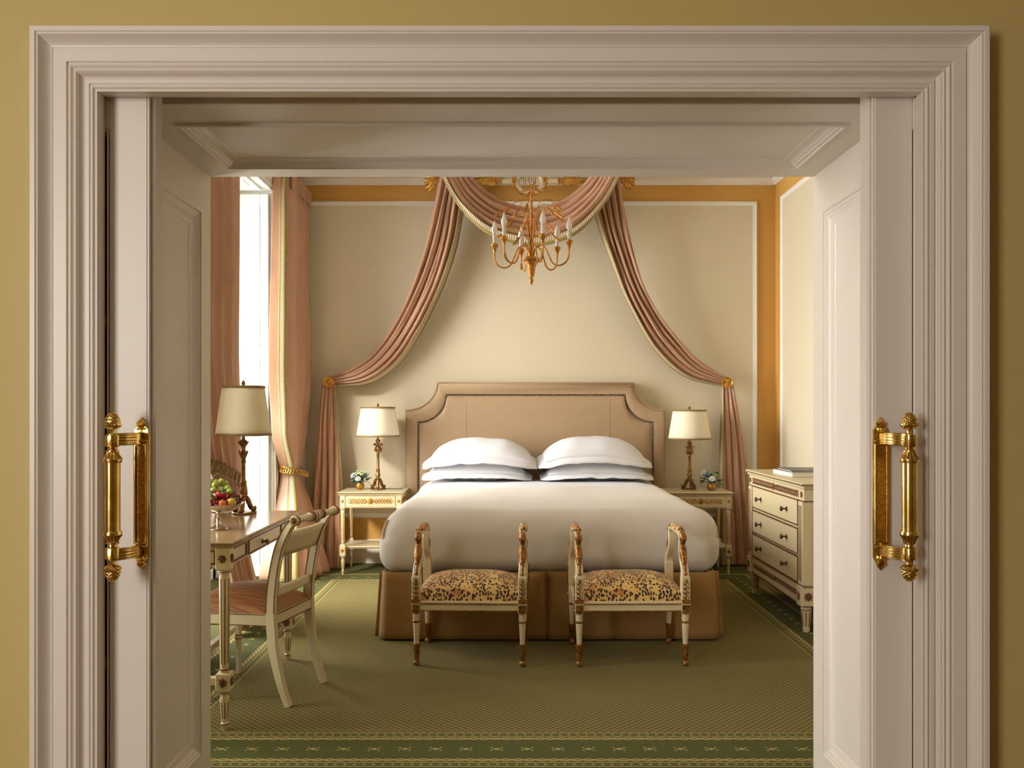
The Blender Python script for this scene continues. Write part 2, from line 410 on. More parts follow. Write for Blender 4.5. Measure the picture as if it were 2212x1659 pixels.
# bedroom walls
m = M(); m.box(XL-.6, XR+.2, YB, YB+.15, 0, 3.2, 0)
wb = struct('wall_back', m, mt['ochre'], 'ochre back wall with one large cream panel behind the bed', 'wall')
m = M(); m.box(XR, XR+.15, YN, YB, 0, 3.2, 0)
wr = struct('wall_right', m, mt['ochre'], 'ochre right wall with a cream panel behind the chest of drawers', 'wall')
WY0, WY1, WZ = 4.60, 6.45, 2.93                        # window reveal
m = M(); m.box(XL-.5, XL, YN, 3.10, 0, 3.2, 0); m.box(XL-.5, XL, 3.75, WY0, 0, 3.2, 0); m.box(XL-.5, XL, 3.10, 3.75, WZ, 3.2, 0); m.box(XL-.5, XL, WY1, YB, 0, 3.2, 0); m.box(XL-.5, XL, WY0, WY1, WZ, 3.2, 0)  # narrow opening near the doorway is added to let the fill lamp in
wl = struct('wall_left', m, mt['ochre'], 'ochre left wall with the tall window', 'wall')
# panels and their mouldings
PM = [(0, 0), (0, .016), (.004, .020), (.012, .022), (.016, .016), (.022, .014), (.030, .010), (.036, .007), (.036, 0)]
def wall_panel(parent, x0, x1, z0, z1, fn):
    m = M(); m.frame([(.034, 0), (.034, .004)], x0, x1, z0, z1, fn)
    a, b, c, d = x0+.034, x1-.034, z0+.034, z1-.034
    m.add([fn(a, c, .004), fn(a, d, .004), fn(b, d, .004), fn(b, c, .004)], [(0, 1, 2, 3)])
    m.out('wall_panel', mt['cream'], parent)
    m = M(); m.frame(PM, x0, x1, z0, z1, fn); m.out('panel_moulding', mt['white'], parent, 50)
wall_panel(wb, -1.746, 2.026, .375, 2.99, lambda a, b, h: (a, YB-h, b))
wall_panel(wr, 3.15, 6.906, .375, 2.99, lambda a, b, h: (XR-h, a, b))
wall_panel(wl, 6.55, 6.95, .375, 2.99, lambda a, b, h: (XL+h, a, b))
BP = [(0, 0), (.018, 0), (.018, .15), (.014, .158), (.016, .165), (.010, .180), (.006, .195), (0, .195)]
def base(name, x0, y0, x1, y1, nx, ny, prof=BP, z=0, label=None, cat='baseboard'):
    m = M(); n = len(prof)
    vs = [(x+nx*d, y+ny*d, z+h) for x, y in ((x0, y0), (x1, y1)) for d, h in prof]
    m.add(vs, [(i, i+1, n+i+1, n+i) for i in range(n-1)]+[tuple(range(n))[::-1], tuple(range(n, 2*n))])
    return struct(name, m, mt['white'], label, cat)
base('baseboard_back', XL, YB, XR, YB, 0, -1, label='white baseboard along the back wall')
base('baseboard_right', XR, YN, XR, YB, -1, 0, label='white baseboard along the right wall')
base('baseboard_left', XL, WY1, XL, YB, 1, 0, label='white baseboard in the corner beyond the window')
CP = [(0, 0), (.012, 0), (.016, -.012), (.030, -.022), (.042, -.04), (.042, -.046), (0, -.046)]
CP = [(d, -.046-h) for d, h in CP]
base('trim_1', XL, YB, XR, YB, 0, -1, CP, ZC, 'narrow white cornice along the back wall', 'cornice')
base('trim_2', XR, YN, XR, YB, -1, 0, CP, ZC, 'narrow white cornice along the right wall', 'cornice')

# door casing on the salon side: three mitred members
def arc(u0, h0, u1, h1, bul, n=6):
    return [(lerp(u0, u1, i/n), lerp(h0, h1, (1-math.cos(PI/2*i/n)) if bul > 0 else math.sin(PI/2*i/n))) for i in range(n+1)]
def bead(u0, u1, h, r, n=5): return [(u0+(u1-u0)*i/n, h+r*math.sin(PI*i/n)) for i in range(n+1)]
CAS = [(0, 0), (0, .052), (.002, .054), (.0125, .054), (.0135, .051), (.0150, .050), (.0160, .052), (.0180, .0525)]
CAS += arc(.0190, .052, .0410, .031, -1) + [(.0415, .029), (.0435, .029), (.0440, .033), (.0450, .034), (.0740, .034), (.0750, .033), (.0755, .029), (.0775, .029)]
CAS += bead(.0778, .0880, .029, .0055) + [(.0895, .028)] + bead(.0900, .0985, .0275, .005) + [(.0995, .026)]
CAS += arc(.1000, .029, .1085, .018, -1) + [(.1100, .016), (.1110, .021), (.1120, .022), (.1210, .022), (.1220, .0185), (.1235, .0185)] + bead(.124, .1335, .0185, .0055) + [(.1345, .018), (.1350, .020), (.1360, .021), (.1390, .021), (.1390, -.010)]
CX0, CX1, CZ1 = -1.1005, 1.090, 2.1385
casing = thing('trim_3', 'white stepped casing around the double doorway', 'casing'); casing['kind'] = 'structure'
def member(name, k):
    n = len(CAS); m = M(); vs = []
    for u, h in CAS:
        cs = [(CX0+u, 0), (CX0+u, CZ1-u), (CX1-u, CZ1-u), (CX1-u, 0)]
        for a, b in (cs[k], cs[k+1]): vs.append((a, SY-h, b))
    m.add(vs, [(2*i, 2*i+1, 2*i+3, 2*i+2) for i in range(n-1)])
    return m.out(name, mt['wood'], casing, 28)
member('side_casing', 0); member('head_casing', 1); member('side_casing', 2)
m = M(); IX0, IX1, IZ = CX0+.139, CX1-.139, CZ1-.139
for x0, x1 in ((IX0-.002, IX0-.03), (IX1+.002, IX1+.03)): m.box(x0, x1, SY+.006, SY+.022, 0, IZ, 0)
m.box(IX0, IX1, SY+.006, SY+.022, IZ+.002, IZ+.03, 0); m.out('inner_stop', mt['wood'], casing, 0)

# panelled lining of the deep doorway
lining = thing('trim_4', 'white panelled jambs and soffit lining the deep doorway', 'doorway lining'); lining['kind'] = 'structure'
JX, JZ = 1.003, 2.038
LM = [(0, -.004), (0, .003), (.003, .007), (.010, .008), (.013, .003), (.020, .003), (.026, -.002), (.030, -.002), (.040, -.010), (.052, -.012), (.058, -.016), (.062, -.016)]
def lining_board(name, a0, a1, b0, b1, pa, pb, fn):    # board with a sunk moulded panel; (a,b) in the board, h towards the passage
    (p0, p1), (q0, q1) = pa, pb
    def rot(x, z, h): return fn(x, z, h)
    m = M()
    m.frame([(0, -.02), (0, 0)], a0, a1, b0, b1, rot)
    o = [(a0, b0), (a0, b1), (a1, b1), (a1, b0)]; i = [(p0, q0), (p0, q1), (p1, q1), (p1, q0)]
    m.add([fn(x, z, 0) for x, z in o+i], [(k, (k+1) % 4, 4+(k+1) % 4, 4+k) for k in range(4)])
    b = m.out(name, mt['wood'], lining, 20)
    m = M(); m.frame(LM, p0, p1, q0, q1, rot); m.out('panel_moulding', mt['wood'], b, 30)
    m = M(); u = LM[-1][0]
    m.add([fn(p0+u, q0+u, -.016), fn(p0+u, q1-u, -.016), fn(p1-u, q1-u, -.016), fn(p1-u, q0+u, -.016)], [(0, 1, 2, 3)])
    m.out('sunk_panel', mt['wood'], b, 0)
lining_board('jamb_board', 2.165, YN, 0, JZ, (2.30, 2.753), (.151, 1.906), lambda a, b, h: (-JX+h, a, b))
lining_board('jamb_board', 2.165, YN, 0, JZ, (2.30, 2.753), (.151, 1.906), lambda a, b, h: (JX-h, a, b))
lining_board('soffit_board', -JX, JX, 2.221, YN, (-.915, .915), (2.318, 2.742), lambda a, b, h: (a, b, JZ-h))
m = M(); m.box(-JX, JX, 2.165, 2.218, JZ-.003, JZ+.02, .002); m.out('soffit_strip', mt['wood'], lining)

# ------------------------------------------------------------------ sliding doors with brass pulls
def sliding_door(name, xe, sg, lab, labp):
    """xe inner edge, sg = -1 left leaf, +1 right leaf"""
    d = thing(name, lab, 'door'); d['kind'] = 'structure'
    y0, y1, W = 2.03, 2.095, .90
    X = lambda t: xe+sg*t
    def bx(n, a, b, z0, z1, yy0=y0, yy1=y1, mat='wood', be=.003, par=d):
        m = M(); m.box(X(a), X(b), yy0, yy1, z0, z1, be); return m.out(n, mt[mat], par)
    bx('stile', .012, .104, .01, 2.03); bx('stile', W-.1, W, .01, 2.03)
    m = M(); m.tube([(X(.012), y0+.012+.0205*1.0, .01), (X(.012), y0+.012+.0205, 2.03)], .012, 12, flat=1)
    m2 = M(); m2.box(X(.0), X(.0125), y0+.012, y1-.006, .01, 2.03, .005); m2.box(X(.009), X(.014), y0+.002, y0+.02, .01, 2.03, .001)
    m2.out('edge_bead', mt['wood'], d)
    bx('rail', .104, W-.1, 1.925, 2.03); bx('rail', .104, W-.1, .01, .25)
    for z in (.653, 1.06, 1.475): bx('muntin', .104, W-.1, z-.012, z+.012, y0+.022, y1-.01)
    m = M(); m.frame([(0, .0), (.003, .002), (.006, -.004), (.012, -.012)], *sorted((X(.104), X(W-.1))), .25, 1.925, lambda a, b, h: (a, y0-h, b)); m.out('sash_moulding', mt['wood'], d)
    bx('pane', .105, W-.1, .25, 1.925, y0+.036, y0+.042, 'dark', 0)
    # the pull: plate, two curved arms, grip
    px = xe+sg*.024; pz = 1.0635; hh = .181
    p = bpy.data.objects.new('pull_handle', None); C.collection.objects.link(p); p.parent = d
    p.location = (px, y0, pz); p['label'] = labp
    w2 = .0175
    out = [(-w2, -hh+.03), (-.012, -hh+.022), (-.007, -hh+.008), (0, -hh), (.007, -hh+.008), (.012, -hh+.022), (w2, -hh+.03),
           (w2, hh-.03), (.012, hh-.022), (.007, hh-.008), (0, hh), (-.007, hh-.008), (-.012, hh-.022), (-w2, hh-.03)]
    m = M(); m.prism(out, 0, -.008, 'y', .0015); m.frame([(0, .008), (0, .013), (.0015, .014), (.004, .014), (.005, .009)], -.016, .016, -.118, .118, lambda a, b, h: (a, -h, b))
    for s_ in (-1, 1):
        m.box(-.016, .016, -.016, -.007, s_*.121, s_*.128, .002)
        m.at((0, -.010, s_*(hh-.030))); m.lathe([(.010, 0), (.009, .004), (.004, .006), (0, .007)], 14, (0, 0, 0)); m.at()
        for k in range(5):
            a = PI/2+(k-2)*.32
            m.at((0, -.008, s_*(hh-.026)), (PI/2, 0, 0)); m.T = m.T @ Matrix.Rotation(s_*a, 4, 'Z'); m.leaf(.019, .007, .005); m.at()
    m.out('back_plate', mt['brass'], p)
    m = M(); m.box(-.0112, .0112, -.0095, -.007, -.1135, .1135, .001); m.out('plate_field', mt['brassdark'], p)
    gx, gy = sg*.034, -.080
    for z in (.131, -.131):
        pts = []
        for i in range(11):
            t = i/10; pts.append((gx*(t**1.7)*1.0, -.010+(gy+.010)*math.sin(t*PI/2)**.9, z))
        m = M(); m.sweep(pts, (0, 0, 1), .0285, .010, .002); m.out('pull_arm', mt['brass'], p, 40)
        m = M(); fl = []
        for off in (-.0095, -.0035, .0035, .0095):
            q = [Vector(a)+Vector((-sg*.0045, -.004, off)) for a in pts[2:9]]; m.tube(q, .0016 if abs(off) < .009 else .0013, 6)
        m.out('reeding', mt['brassdark'], p)
    G1 = [(0, .1935), (.004, .193), (.009, .188), (.0135, .179), (.0160, .170), (.0165, .166)]
    cone = lambda a, z, r: r*(1+.12*abs(math.sin(4*a+z*420)*math.sin(4*a-z*420))**.7) if r > .002 else r
    fl = lambda n, dep: (lambda a, z, r: r*(1+dep*math.cos(n*a)))
    for s_ in (1, -1):
        P = lambda pr: [(r, s_*z) for r, z in pr]
        m = M(); cp = [Vector((r, z)) for r, z in ((0, .1935), (.0040, .193), (.0085, .1895), (.0120, .1840), (.0146, .1775), (.0158, .171), (.0156, .165), (.0146, .161))]; m.lathe(P([tuple(cat(cp, i/40)) for i in range(41)]), 56, (gx, gy, 0), cone)
        m.lathe(P([(.0155, .168), (.0188, .166), (.0192, .163), (.0170, .159), (.0120, .155), (.0065, .153), (.0055, .147), (.0070, .143)]), 32, (gx, gy, 0), fl(12, .05))
        m.out('pinecone_finial', mt['brass'], p, 30)
        m = M(); m.lathe(P([(.007, .144), (.0125, .143), (.0130, .1405), (.0158, .1395), (.0162, .137), (.0162, .118), (.0150, .1155), (.0105, .113), (.0100, .108), (.0140, .106), (.0145, .103)]), 32, (gx, gy, 0), lambda a, z, r: r*(1-.07*max(0, math.cos(8*a))**4) if .118 <= abs(z) <= .137 else r)
        m.out('collar_block', mt['brass'], p, 30)
        m = M(); m.lathe(P([(.0125, .103), (.0135, .098), (.0160, .093), (.0195, .0885), (.0202, .0865), (.0170, .0855)]), 48, (gx, gy, 0), fl(14, .06))
        m.out('leaf_collar', mt['brassdark'], p, 30)
        m = M(); m.lathe(P([(.0165, .087), (.0198, .0865), (.0200, .080), (.0190, .078), (.0165, .0775)]), 28, (gx, gy, 0)); m.out('grip_ring', mt['brass'], p, 30)
    m = M(); m.lathe([(.0166, -.079), (.0166, .079)], 32, (gx, gy, 0)); m.out('grip', mt['brass'], p, 30)
    return d
sliding_door('door_1', -.8515, -1, 'white sliding door leaf with brass pull beside the left casing', 'brass pull handle with pinecone ends')
sliding_door('door_2', .847, 1, 'white sliding door leaf with brass pull casting its shadow on the right casing', 'brass pull handle with pinecone ends')

# ------------------------------------------------------------------ window in the left wall
WX = XL-.43
def window(name, lab, wy0, wy1):
    win = thing(name, lab, 'window'); win['kind'] = 'structure'
    m = M(); m.box(WX-.05, WX, wy0, wy0+.06, 0, WZ); m.box(WX-.05, WX, wy1-.06, wy1, 0, WZ); m.box(WX-.05, WX, wy0, wy1, WZ-.06, WZ); m.box(WX-.05, WX, wy0, wy1, 0, .08)
    m.out('window_frame', mt['shutter'], win)
    ym = (wy0+wy1)/2
    for a, b in ((wy0+.06, ym-.005), (ym+.005, wy1-.06)):
        m = M(); x0, x1 = WX-.045, WX-.005
        m.box(x0, x1, a, a+.055, .08, WZ-.06); m.box(x0, x1, b-.055, b, .08, WZ-.06); m.box(x0, x1, a, b, .08, .2); m.box(x0, x1, a, b, WZ-.12, WZ-.06)
        for z in (.95, 1.65, 2.3): m.box(x0+.005, x1-.005, a, b, z-.015, z+.015)
        c = m.out('casement', mt['shutter'], win)
        for z0, z1 in ((.2, .935), (.965, 1.635), (1.665, 2.285), (2.315, WZ-.12)):
            m = M(); m.box(x0+.018, x0+.022, a+.055, b-.055, z0, z1, 0); m.out('pane', mt['glass'], c, 0)
    # reveal lining and its panelled head
    m = M(); m.box(WX, XL+.004, wy1-.012, wy1+.01, 0, WZ, .002); m.box(WX, XL+.004, wy0-.01, wy0+.012, 0, WZ, .002); m.out('reveal_lining', mt['shutter'], win)
    m = M(); m.box(WX, XL+.004, wy0, wy1, WZ-.02, WZ+.01, .002); hd = m.out('reveal_head', mt['shutter'], win)
    m = M(); fn = lambda a, b, h: (a, b, WZ-.02-h)
    m.frame([(0, 0), (.004, .012), (.016, .010), (.03, 0)], WX+.05, XL-.06, wy0+.1, wy1-.08, fn); m.frame([(0, 0), (.004, .006), (.012, 0)], WX+.11, XL-.12, wy0+.2, wy1-.18, fn); m.out('head_moulding', mt['shutter'], hd)
    m = M(); m.frame([(-.07, 0), (-.07, .018), (-.06, .024), (-.045, .016), (-.02, .014), (-.005, .020), (0, .012), (0, 0)], wy0, wy1, 0, WZ, lambda a, b, h: (XL+h, a, b), 3)
    m.out('window_casing', mt['white'], win)
window('window_1', 'tall bright casement window in a deep white reveal behind the desk lamp', WY0, WY1)
window('window_added', 'unseen narrow window added behind the left jamb for fill light', 3.10, 3.75)  # added out of view, only to go with the fill lamp
# shutters folded back against the reveal
def shutter(y, sg, lab):
    t = thing('window_shutter', lab, 'shutter')
    x0, x1 = WX+.02, XL-.02; yf = y; yb = y+sg*.028
    cols = [(x0, x0+.06), (x1-.065, x1)]; rails = [(.02, .12), (.50, .57), (.885, .935), (1.655, 1.715), (2.005, 2.07), (2.785, 2.88)]
    m = M()
    for a, b in cols: m = M(); m.box(a, b, yf, yb, .02, 2.88, .004); m.out('stile', mt['shutter'], t)
    for a, b in rails: m = M(); m.box(x0+.06, x1-.065, yf, yb, a, b, .004); m.out('rail', mt['shutter'], t)
    for (_, z0), (z1, _) in zip(rails[:-1], rails[1:]):
        a, b = x0+.06, x1-.065
        m = M(); m.box(a-.002, b+.002, yf+sg*.012, yb-sg*.004, z0-.002, z1+.002, 0)
        P = m.out('shutter_panel', mt['shutter'], t, 0)
        m = M(); m.frame([(0, 0), (.002, .004), (.010, .002), (.018, -.010)], a, b, z0, z1, lambda p, q, h: (p, yf-sg*h, q))
        c = .03; e = .045; k = .022
        for i, w_ in enumerate((0, .007)):
            o = [(a+e+k+0, z0+e), (b-e-k, z0+e), (b-e, z0+e+k), (b-e, z1-e-k), (b-e-k, z1-e), (a+e+k, z1-e), (a+e, z1-e-k), (a+e, z0+e+k)]
            m.tube([(p+(w_ if p < (a+b)/2 else -w_), yf+sg*.011, q+(w_ if q < (z0+z1)/2 else -w_)) for p, q in o], .0032, 6, True)
        m.out('panel_moulding', mt['shutter'], P)
    return t
shutter(WY1-.05, 1, 'white window shutter with eight-sided mouldings behind the desk lamp')

# ------------------------------------------------------------------ drapery
def ridge(x): return abs(math.sin(PI*x))**.75
def wob(x, y, s, k=1.0): return noise.noise(Vector((x*k, y*k, s)))
def drape(name, parent, A, B, amp, folds, nu=60, nv=72, seed=0, out=Vector((0, -1, 0)), trim=None, thick=.004, trimname='braid_border', phase=0.0, twist=.35, mat='silk'):
    L = sum((A[i+1]-A[i]).length for i in range(len(A)-1))
    def S(u, v):
        a = cat(A, u); b = cat(B, u); p = a.lerp(b, v)
        f = v*folds+phase+twist*wob(u*2.2, v*2.5, seed)
        am = cat(amp, u) if isinstance(amp, list) else amp
        big = .5+.5*wob(u*.8, math.floor(f)*3.7, seed+5)
        h = am*(ridge(f)*(.55+.7*big)+.18*abs(math.sin(PI*(f*2.3+.3))))
        p = p+out*h*min(1, 6*v+.3)*min(1, 6*(1-v)+.3)
        p += Vector((0, -1, 0))*(.35*am*wob(u*7, v*9, seed+9))
        return p
    m = M(); m.surf(S, nu, nv, L, 1); o = solid(m.out(name, mt[mat], parent, 180, False), thick)
    if trim:
        v0, v1 = trim
        m = M(); m.surf(lambda u, v: S(u, lerp(v0, v1, v))+out*.006, nu, 10, L, 1); solid(m.out(trimname, mt['braid'], parent, 180, False), .003)
    return o
def pts(px, Ys):
    n = len(px)-1
    return [at(x, y, cat(Ys, i/n)) for i, (x, y) in enumerate(px)]
YT = [6.88, 6.89, 6.92, 6.96, 6.985]
bc = thing('bed_drape', 'pink silk drape swept to the gilt rosette nearest the window', 'drape', group='pink silk drapes over the bed')
LA = pts([(950, 380), (936, 450), (915, 540), (884, 630), (845, 708), (800, 765), (755, 797), (708, 816)], YT)
LB = pts([(1012, 380), (1003, 450), (986, 540), (957, 625), (915, 712), (866, 785), (800, 830), (712, 834)], YT)
drape('swept_length', bc, LA, LB, [.05, .06, .06, .055, .05, .03, .012], 5, seed=2, trim=(.84, 1.0))
YD = [6.975, 6.93, 6.88, 6.85, 6.83]
TA = pts([(697, 826), (690, 890), (681, 1000), (671, 1100), (664, 1180), (664, 1226)], YD)
TB = pts([(724, 826), (730, 900), (738, 1000), (744, 1100), (744, 1180), (741, 1226)], YD)
drape('hanging_tail', bc, TA, TB, [.012, .03, .045, .05, .05], 4, seed=4, trim=(.92, 1.0))
bd = thing('bed_drape', 'pink silk drape swept to the gilt rosette nearest the chest of drawers', 'drape', group='pink silk drapes over the bed')
RA = pts([(1338, 380), (1352, 470), (1368, 545), (1389, 612), (1420, 672), (1462, 727), (1512, 780), (1572, 816)], YT)
RB = pts([(1270, 380), (1284, 465), (1304, 530), (1331, 602), (1360, 668), (1412, 757), (1480, 815), (1568, 836)], YT)
drape('swept_length', bd, RA, RB, [.05, .06, .06, .055, .05, .03, .012], 5, seed=12, trim=(.86, 1.0))
TA = pts([(1558, 830), (1556, 900), (1552, 1000), (1549, 1100), (1547, 1180), (1548, 1226)], YD)
TB = pts([(1584, 830), (1598, 910), (1612, 1010), (1620, 1100), (1627, 1180), (1631, 1226)], YD)
YR = [6.98, 6.985, 6.99, 6.985, 6.98]
TA = [Vector((p.x*y/p.y, y, p.z)) for p, y in zip(TA, YR+[6.98])]; TB = [Vector((p.x*y/p.y, y, p.z)) for p, y in zip(TB, YR+[6.98])]
drape('hanging_tail', bd, TB, TA, [.012, .025, .035, .035, .035], 4, seed=14, trim=(.84, 1.0))
sw = thing('bed_swag', 'dusty pink silk swag with ivory and gold braid hung behind the chandelier', 'swag')
SA = pts([(1012, 372), (1040, 404), (1086, 434), (1148, 450), (1208, 436), (1252, 406), (1282, 372)], [6.74, 6.86, 6.90, 6.86, 6.74])
SB = pts([(950, 372), (990, 446), (1058, 508), (1148, 532), (1238, 512), (1304, 446), (1344, 372)], [6.62, 6.66, 6.70, 6.66, 6.62])
drape('swag_cloth', sw, SA, SB, [.02, .05, .06, .05, .02], 6, nu=72, seed=21, trim=(.86, 1.0), out=Vector((0, -.9, .35)).normalized(), twist=.5)

def medallion(lab, px, py, Y):
    c = at(px, py, Y); t = thing('tieback_rosette', lab, 'rosette', c, group='gilt rosettes holding the pink drapes')
    m = M(); m.at((0, 0, 0), (PI/2, 0, 0)); m.lathe([(.040, -.02), (.044, -.004), (.047, .006), (.044, .012), (.040, .010), (.037, .006), (.036, .004), (0, .004)], 32); m.out('disc', mt['gold'], t)
    m = M(); m.at((0, 0, 0), (PI/2, 0, 0)); m.lathe([(.012, .004), (.011, .011), (.006, .015), (0, .016)], 16)
    for k in range(10):
        m.T = Matrix.Rotation(PI/2, 4, 'X') @ Matrix.Rotation(k*PI/5, 4, 'Z') @ Matrix.Translation((.010, 0, .006)); m.leaf(.025, .012, .006)
    m.out('petals', mt['gold'], t)
    m = M(); m.at((0, 0, 0), (PI/2, 0, 0)); m.lathe([(.012, -.10), (.012, -.02)], 12); m.out('hook_stem', mt['gold'], t)
medallion('gilt rosette holding the pink drape nearest the window', 711, 825, 6.93)
medallion('gilt rosette holding the pink drape above the right bedside table', 1570, 827, 6.93)

# gilt cornice over the bed: pole, lyre, acanthus ends
pc = at(1144, 391, 6.93); co = thing('bed_cornice', 'cream and gilt carved cornice pole with a lyre at its middle over the bed', 'cornice', pc)
PLx = .74
for sg in (-1, 1):
    m = M(); m.at((0, 0, 0), (0, PI/2, 0)); m.lathe([(.021, sg*.10), (.021, sg*.27)] if sg > 0 else [(.021, -.27), (.021, -.10)], 20); m.out('pole', mt['furn'], co)
    m = M(); m.at((0, 0, 0), (0, PI/2, 0))
    for a in (.115, .135, .235, .255): m.lathe([(.02, sg*a-.008), (.028, sg*a-.006), (.029, sg*a+.004), (.02, sg*a+.008)], 20)
    m.out('gilt_ring', mt['gold'], co)
    m = M(); m.at((0, 0, 0), (0, PI/2, 0)); pr = [(.02, .265), (.034, .275), (.036, .30), (.032, .36), (.024, .44), (.018, .52), (.017, PLx)]
    if sg < 0: pr = [(r, -z) for r, z in pr][::-1]
    m.lathe(pr, 24, mod=lambda a, z, r: r*(1+.14*math.sin(9*a+z*40)*math.sin(z*70)))
    m.out('acanthus_sleeve', mt['gold'], co)
    for k in range(7):
        m = M(); a = (k-3)*.30
        q = [V(sg*(PLx-.02+.10*t*math.cos(a)+.02*t*t), -.012-.02*math.sin(PI*t), .02+.085*t*math.sin(a)*1.15-.02*t*t) for t in [i/6 for i in range(7)]]
        m.tube(q, [.010, .014, .015, .014, .013, .015, .012], 8); m.ball(q[-1], .015, 8); m.out('acanthus_leaf', mt['gold'], co)
    m = M(); m.tube([(sg*.60, 0, 0), (sg*.60, .16, .01)], .012, 8); m.out('wall_bracket', mt['gold'], co)
m = M()
ly = [V(.105*math.sin(a)*(1 if abs(a) < 2.4 else .8), 0, -.015-.085*math.cos(a)) for a in [(-2.7+5.4*i/28) for i in range(29)]]
m.tube(ly, .022, 10); m.out('lyre_frame', mt['furn'], co)
m = M()
for i in range(0, 29):
    p = ly[i]; q = Vector((p.x*1.22, -.012, -.015+(p.z+.015)*1.22)); m.ball(q, .012, 8)
m.out('lyre_gadroons', mt['gold'], co)
m = M()
for k in range(-3, 4): m.tube([(k*.016, 0, -.095+abs(k)*.006), (k*.016, 0, .05)], .002, 6)
m.out('lyre_strings', mt['knob'], co)

# ------------------------------------------------------------------ window curtains
def curtain(name, lab, keys, folds, trimw, seed):
    t = thing(name, lab, 'curtain', group='pink silk window curtains')
    def key(z):
        z = min(max(z, keys[-1][0]), keys[0][0])
        for i in range(len(keys)-1):
            if keys[i][0] >= z >= keys[i+1][0]:
                f = (keys[i][0]-z)/(keys[i][0]-keys[i+1][0]); f2 = f*f*(3-2*f)
                g = [lerp(Vector((*keys[i][1][k], 0)), Vector((*keys[i+1][1][k], 0)), lerp(f, f2, .6)) for k in range(3)]
                return g, lerp(keys[i][2], keys[i+1][2], f2)
    zt, zb = keys[0][0], keys[-1][0]
    tr = trimw
    def S(u, v):
        z = lerp(zt, zb, u); (p0, p1, p2), am = key(z)
        k = .30                                         # share of the width on the return towards the window
        if v < k: p = p0.lerp(p1, v/k); N = (p1-p0)
        else: p = p1.lerp(p2, (v-k)/(1-k)); N = (p2-p1)
        bl = min(1, max(0, (v-k+.08)/.16))
        n1 = (p1-p0).normalized(); n2 = (p2-p1).normalized(); N = n1.lerp(n2, bl); n = Vector((N.y, -N.x, 0)).normalized()
        f = v*folds+.3*wob(u*2.5, v*2, seed)
        edge = min(1, max(0, (v-.34)/.12))
        h = am*((ridge(f)-.4)*edge+.25*wob(u*6, v*5, seed+3)*edge+.10*wob(u*3, v*3, seed+7))
        q = p+n*h; q.z = max(.004, z+.015*wob(v*4, 0, seed+1)*(u > .95)); return q
    m = M(); m.surf(S, 84, 110, zt-zb, 1); solid(m.out('curtain_cloth', mt['silk'], t, 180, False), .004)
    m = M()
    def T(u, v):
        p = S(u, lerp(tr[0], tr[1], v)); q = S(u, lerp(tr[0], tr[1], v)+.01)-p
        return p+Vector((q.y, -q.x, 0)).normalized()*.005
    m.surf(T, 84, 8, zt-zb, 1); solid(m.out('braid_border', mt['braid'], t, 180, False), .003)
    return t, S
FC = [(3.04, ((-1.77, 6.36), (-1.68, 6.40), (-1.71, 7.03)), .045), (2.85, ((-1.78, 6.36), (-1.69, 6.39), (-1.70, 6.98)), .08), (1.56, ((-1.81, 6.36), (-1.69, 6.38), (-1.70, 7.0)), .09),
      (1.10, ((-1.79, 6.38), (-1.68, 6.38), (-1.70, 6.98)), .05), (.77, ((-1.76, 6.52), (-1.65, 6.50), (-1.70, 6.84)), .018), (.45, ((-1.80, 6.45), (-1.60, 6.38), (-1.60, 6.78)), .05), (.006, ((-1.88, 6.36), (-1.56, 6.22), (-1.45, 6.68)), .06)]
t, S = curtain('window_curtain', 'pink silk curtain with striped braid tied by a gold rope beside the shutter', FC, 5.5, (.17, .30), 31)
for k in range(9):                                       # pinch pleats of the heading
    y = 6.47+k*.066; m = M()
    m.tube([(-1.655, y, 3.05), (-1.648, y, 2.99), (-1.652, y, 2.93)], [.016, .015, .010], 8, flat=1.3); m.out('pinch_pleat', mt['silk'], t)
m = M(); m.tube([(-1.73, 6.0, 3.06), (-1.73, 7.07, 3.06)], .012, 10); m.tube([(-1.73, 4.2, 3.06), (-1.73, 6.0, 3.06)], .012, 10)
for y in (4.4, 5.7, 7.0): m.tube([(-1.73, y, 3.06), (-1.80, y, 3.06)], .010, 8)
tag(m.out('curtain_rail', mt['white']), 'slim white rail carrying the pink window curtains', 'curtain rail')
NC = [(3.04, ((-1.74, 5.29), (-1.66, 5.22), (-1.70, 4.45)), .05), (1.6, ((-1.75, 5.30), (-1.67, 5.24), (-1.69, 4.45)), .06), (1.15, ((-1.74, 5.30), (-1.66, 5.24), (-1.68, 4.6)), .06),
      (.82, ((-1.72, 5.24), (-1.64, 5.18), (-1.69, 4.85)), .025), (.5, ((-1.72, 5.30), (-1.62, 5.24), (-1.6, 4.8)), .05), (.006, ((-1.78, 5.46), (-1.58, 5.40), (-1.5, 4.75)), .07)]
t2, S2 = curtain('window_curtain', 'shaded pink silk curtain behind the fruit stand and desk lamp', NC, 7, (.02, .10), 41)

def rope_loop(lab, cx, cy, z, rx, ry, tilt, n, r):
    t = thing('curtain_tieback', lab, 'tieback', (cx, cy, z), group='gold rope tiebacks of the window curtains')
    ring = lambda a: V(rx*math.cos(a), ry*math.sin(a), tilt(a))
    m = M(); m.tube([ring(2*PI*i/40)+V(0, 0, r*.9) for i in range(40)], .007, 8, True); m.tube([ring(2*PI*i/40)-V(0, 0, r*.9) for i in range(40)], .007, 8, True); m.out('rope', mt['shadeband'], t)
    me = None
    for k in range(n):
        a = 2*PI*k/n; p = ring(a)
        if me is None:
            m = M(); m.tube([V(.010*math.cos(q), 0, r*math.sin(q)) for q in [2*PI*i/12 for i in range(12)]], .0045, 6, True); o = m.out('rope_ring', mt['gold'] if r < .03 else mt['shadeband'], t); me = o.data; o.location = p*1.03; o.rotation_euler = (0, .35, a+PI/2)
        else: piece('rope_ring', me, t, p*1.03, (0, .35, a+PI/2))
    return t
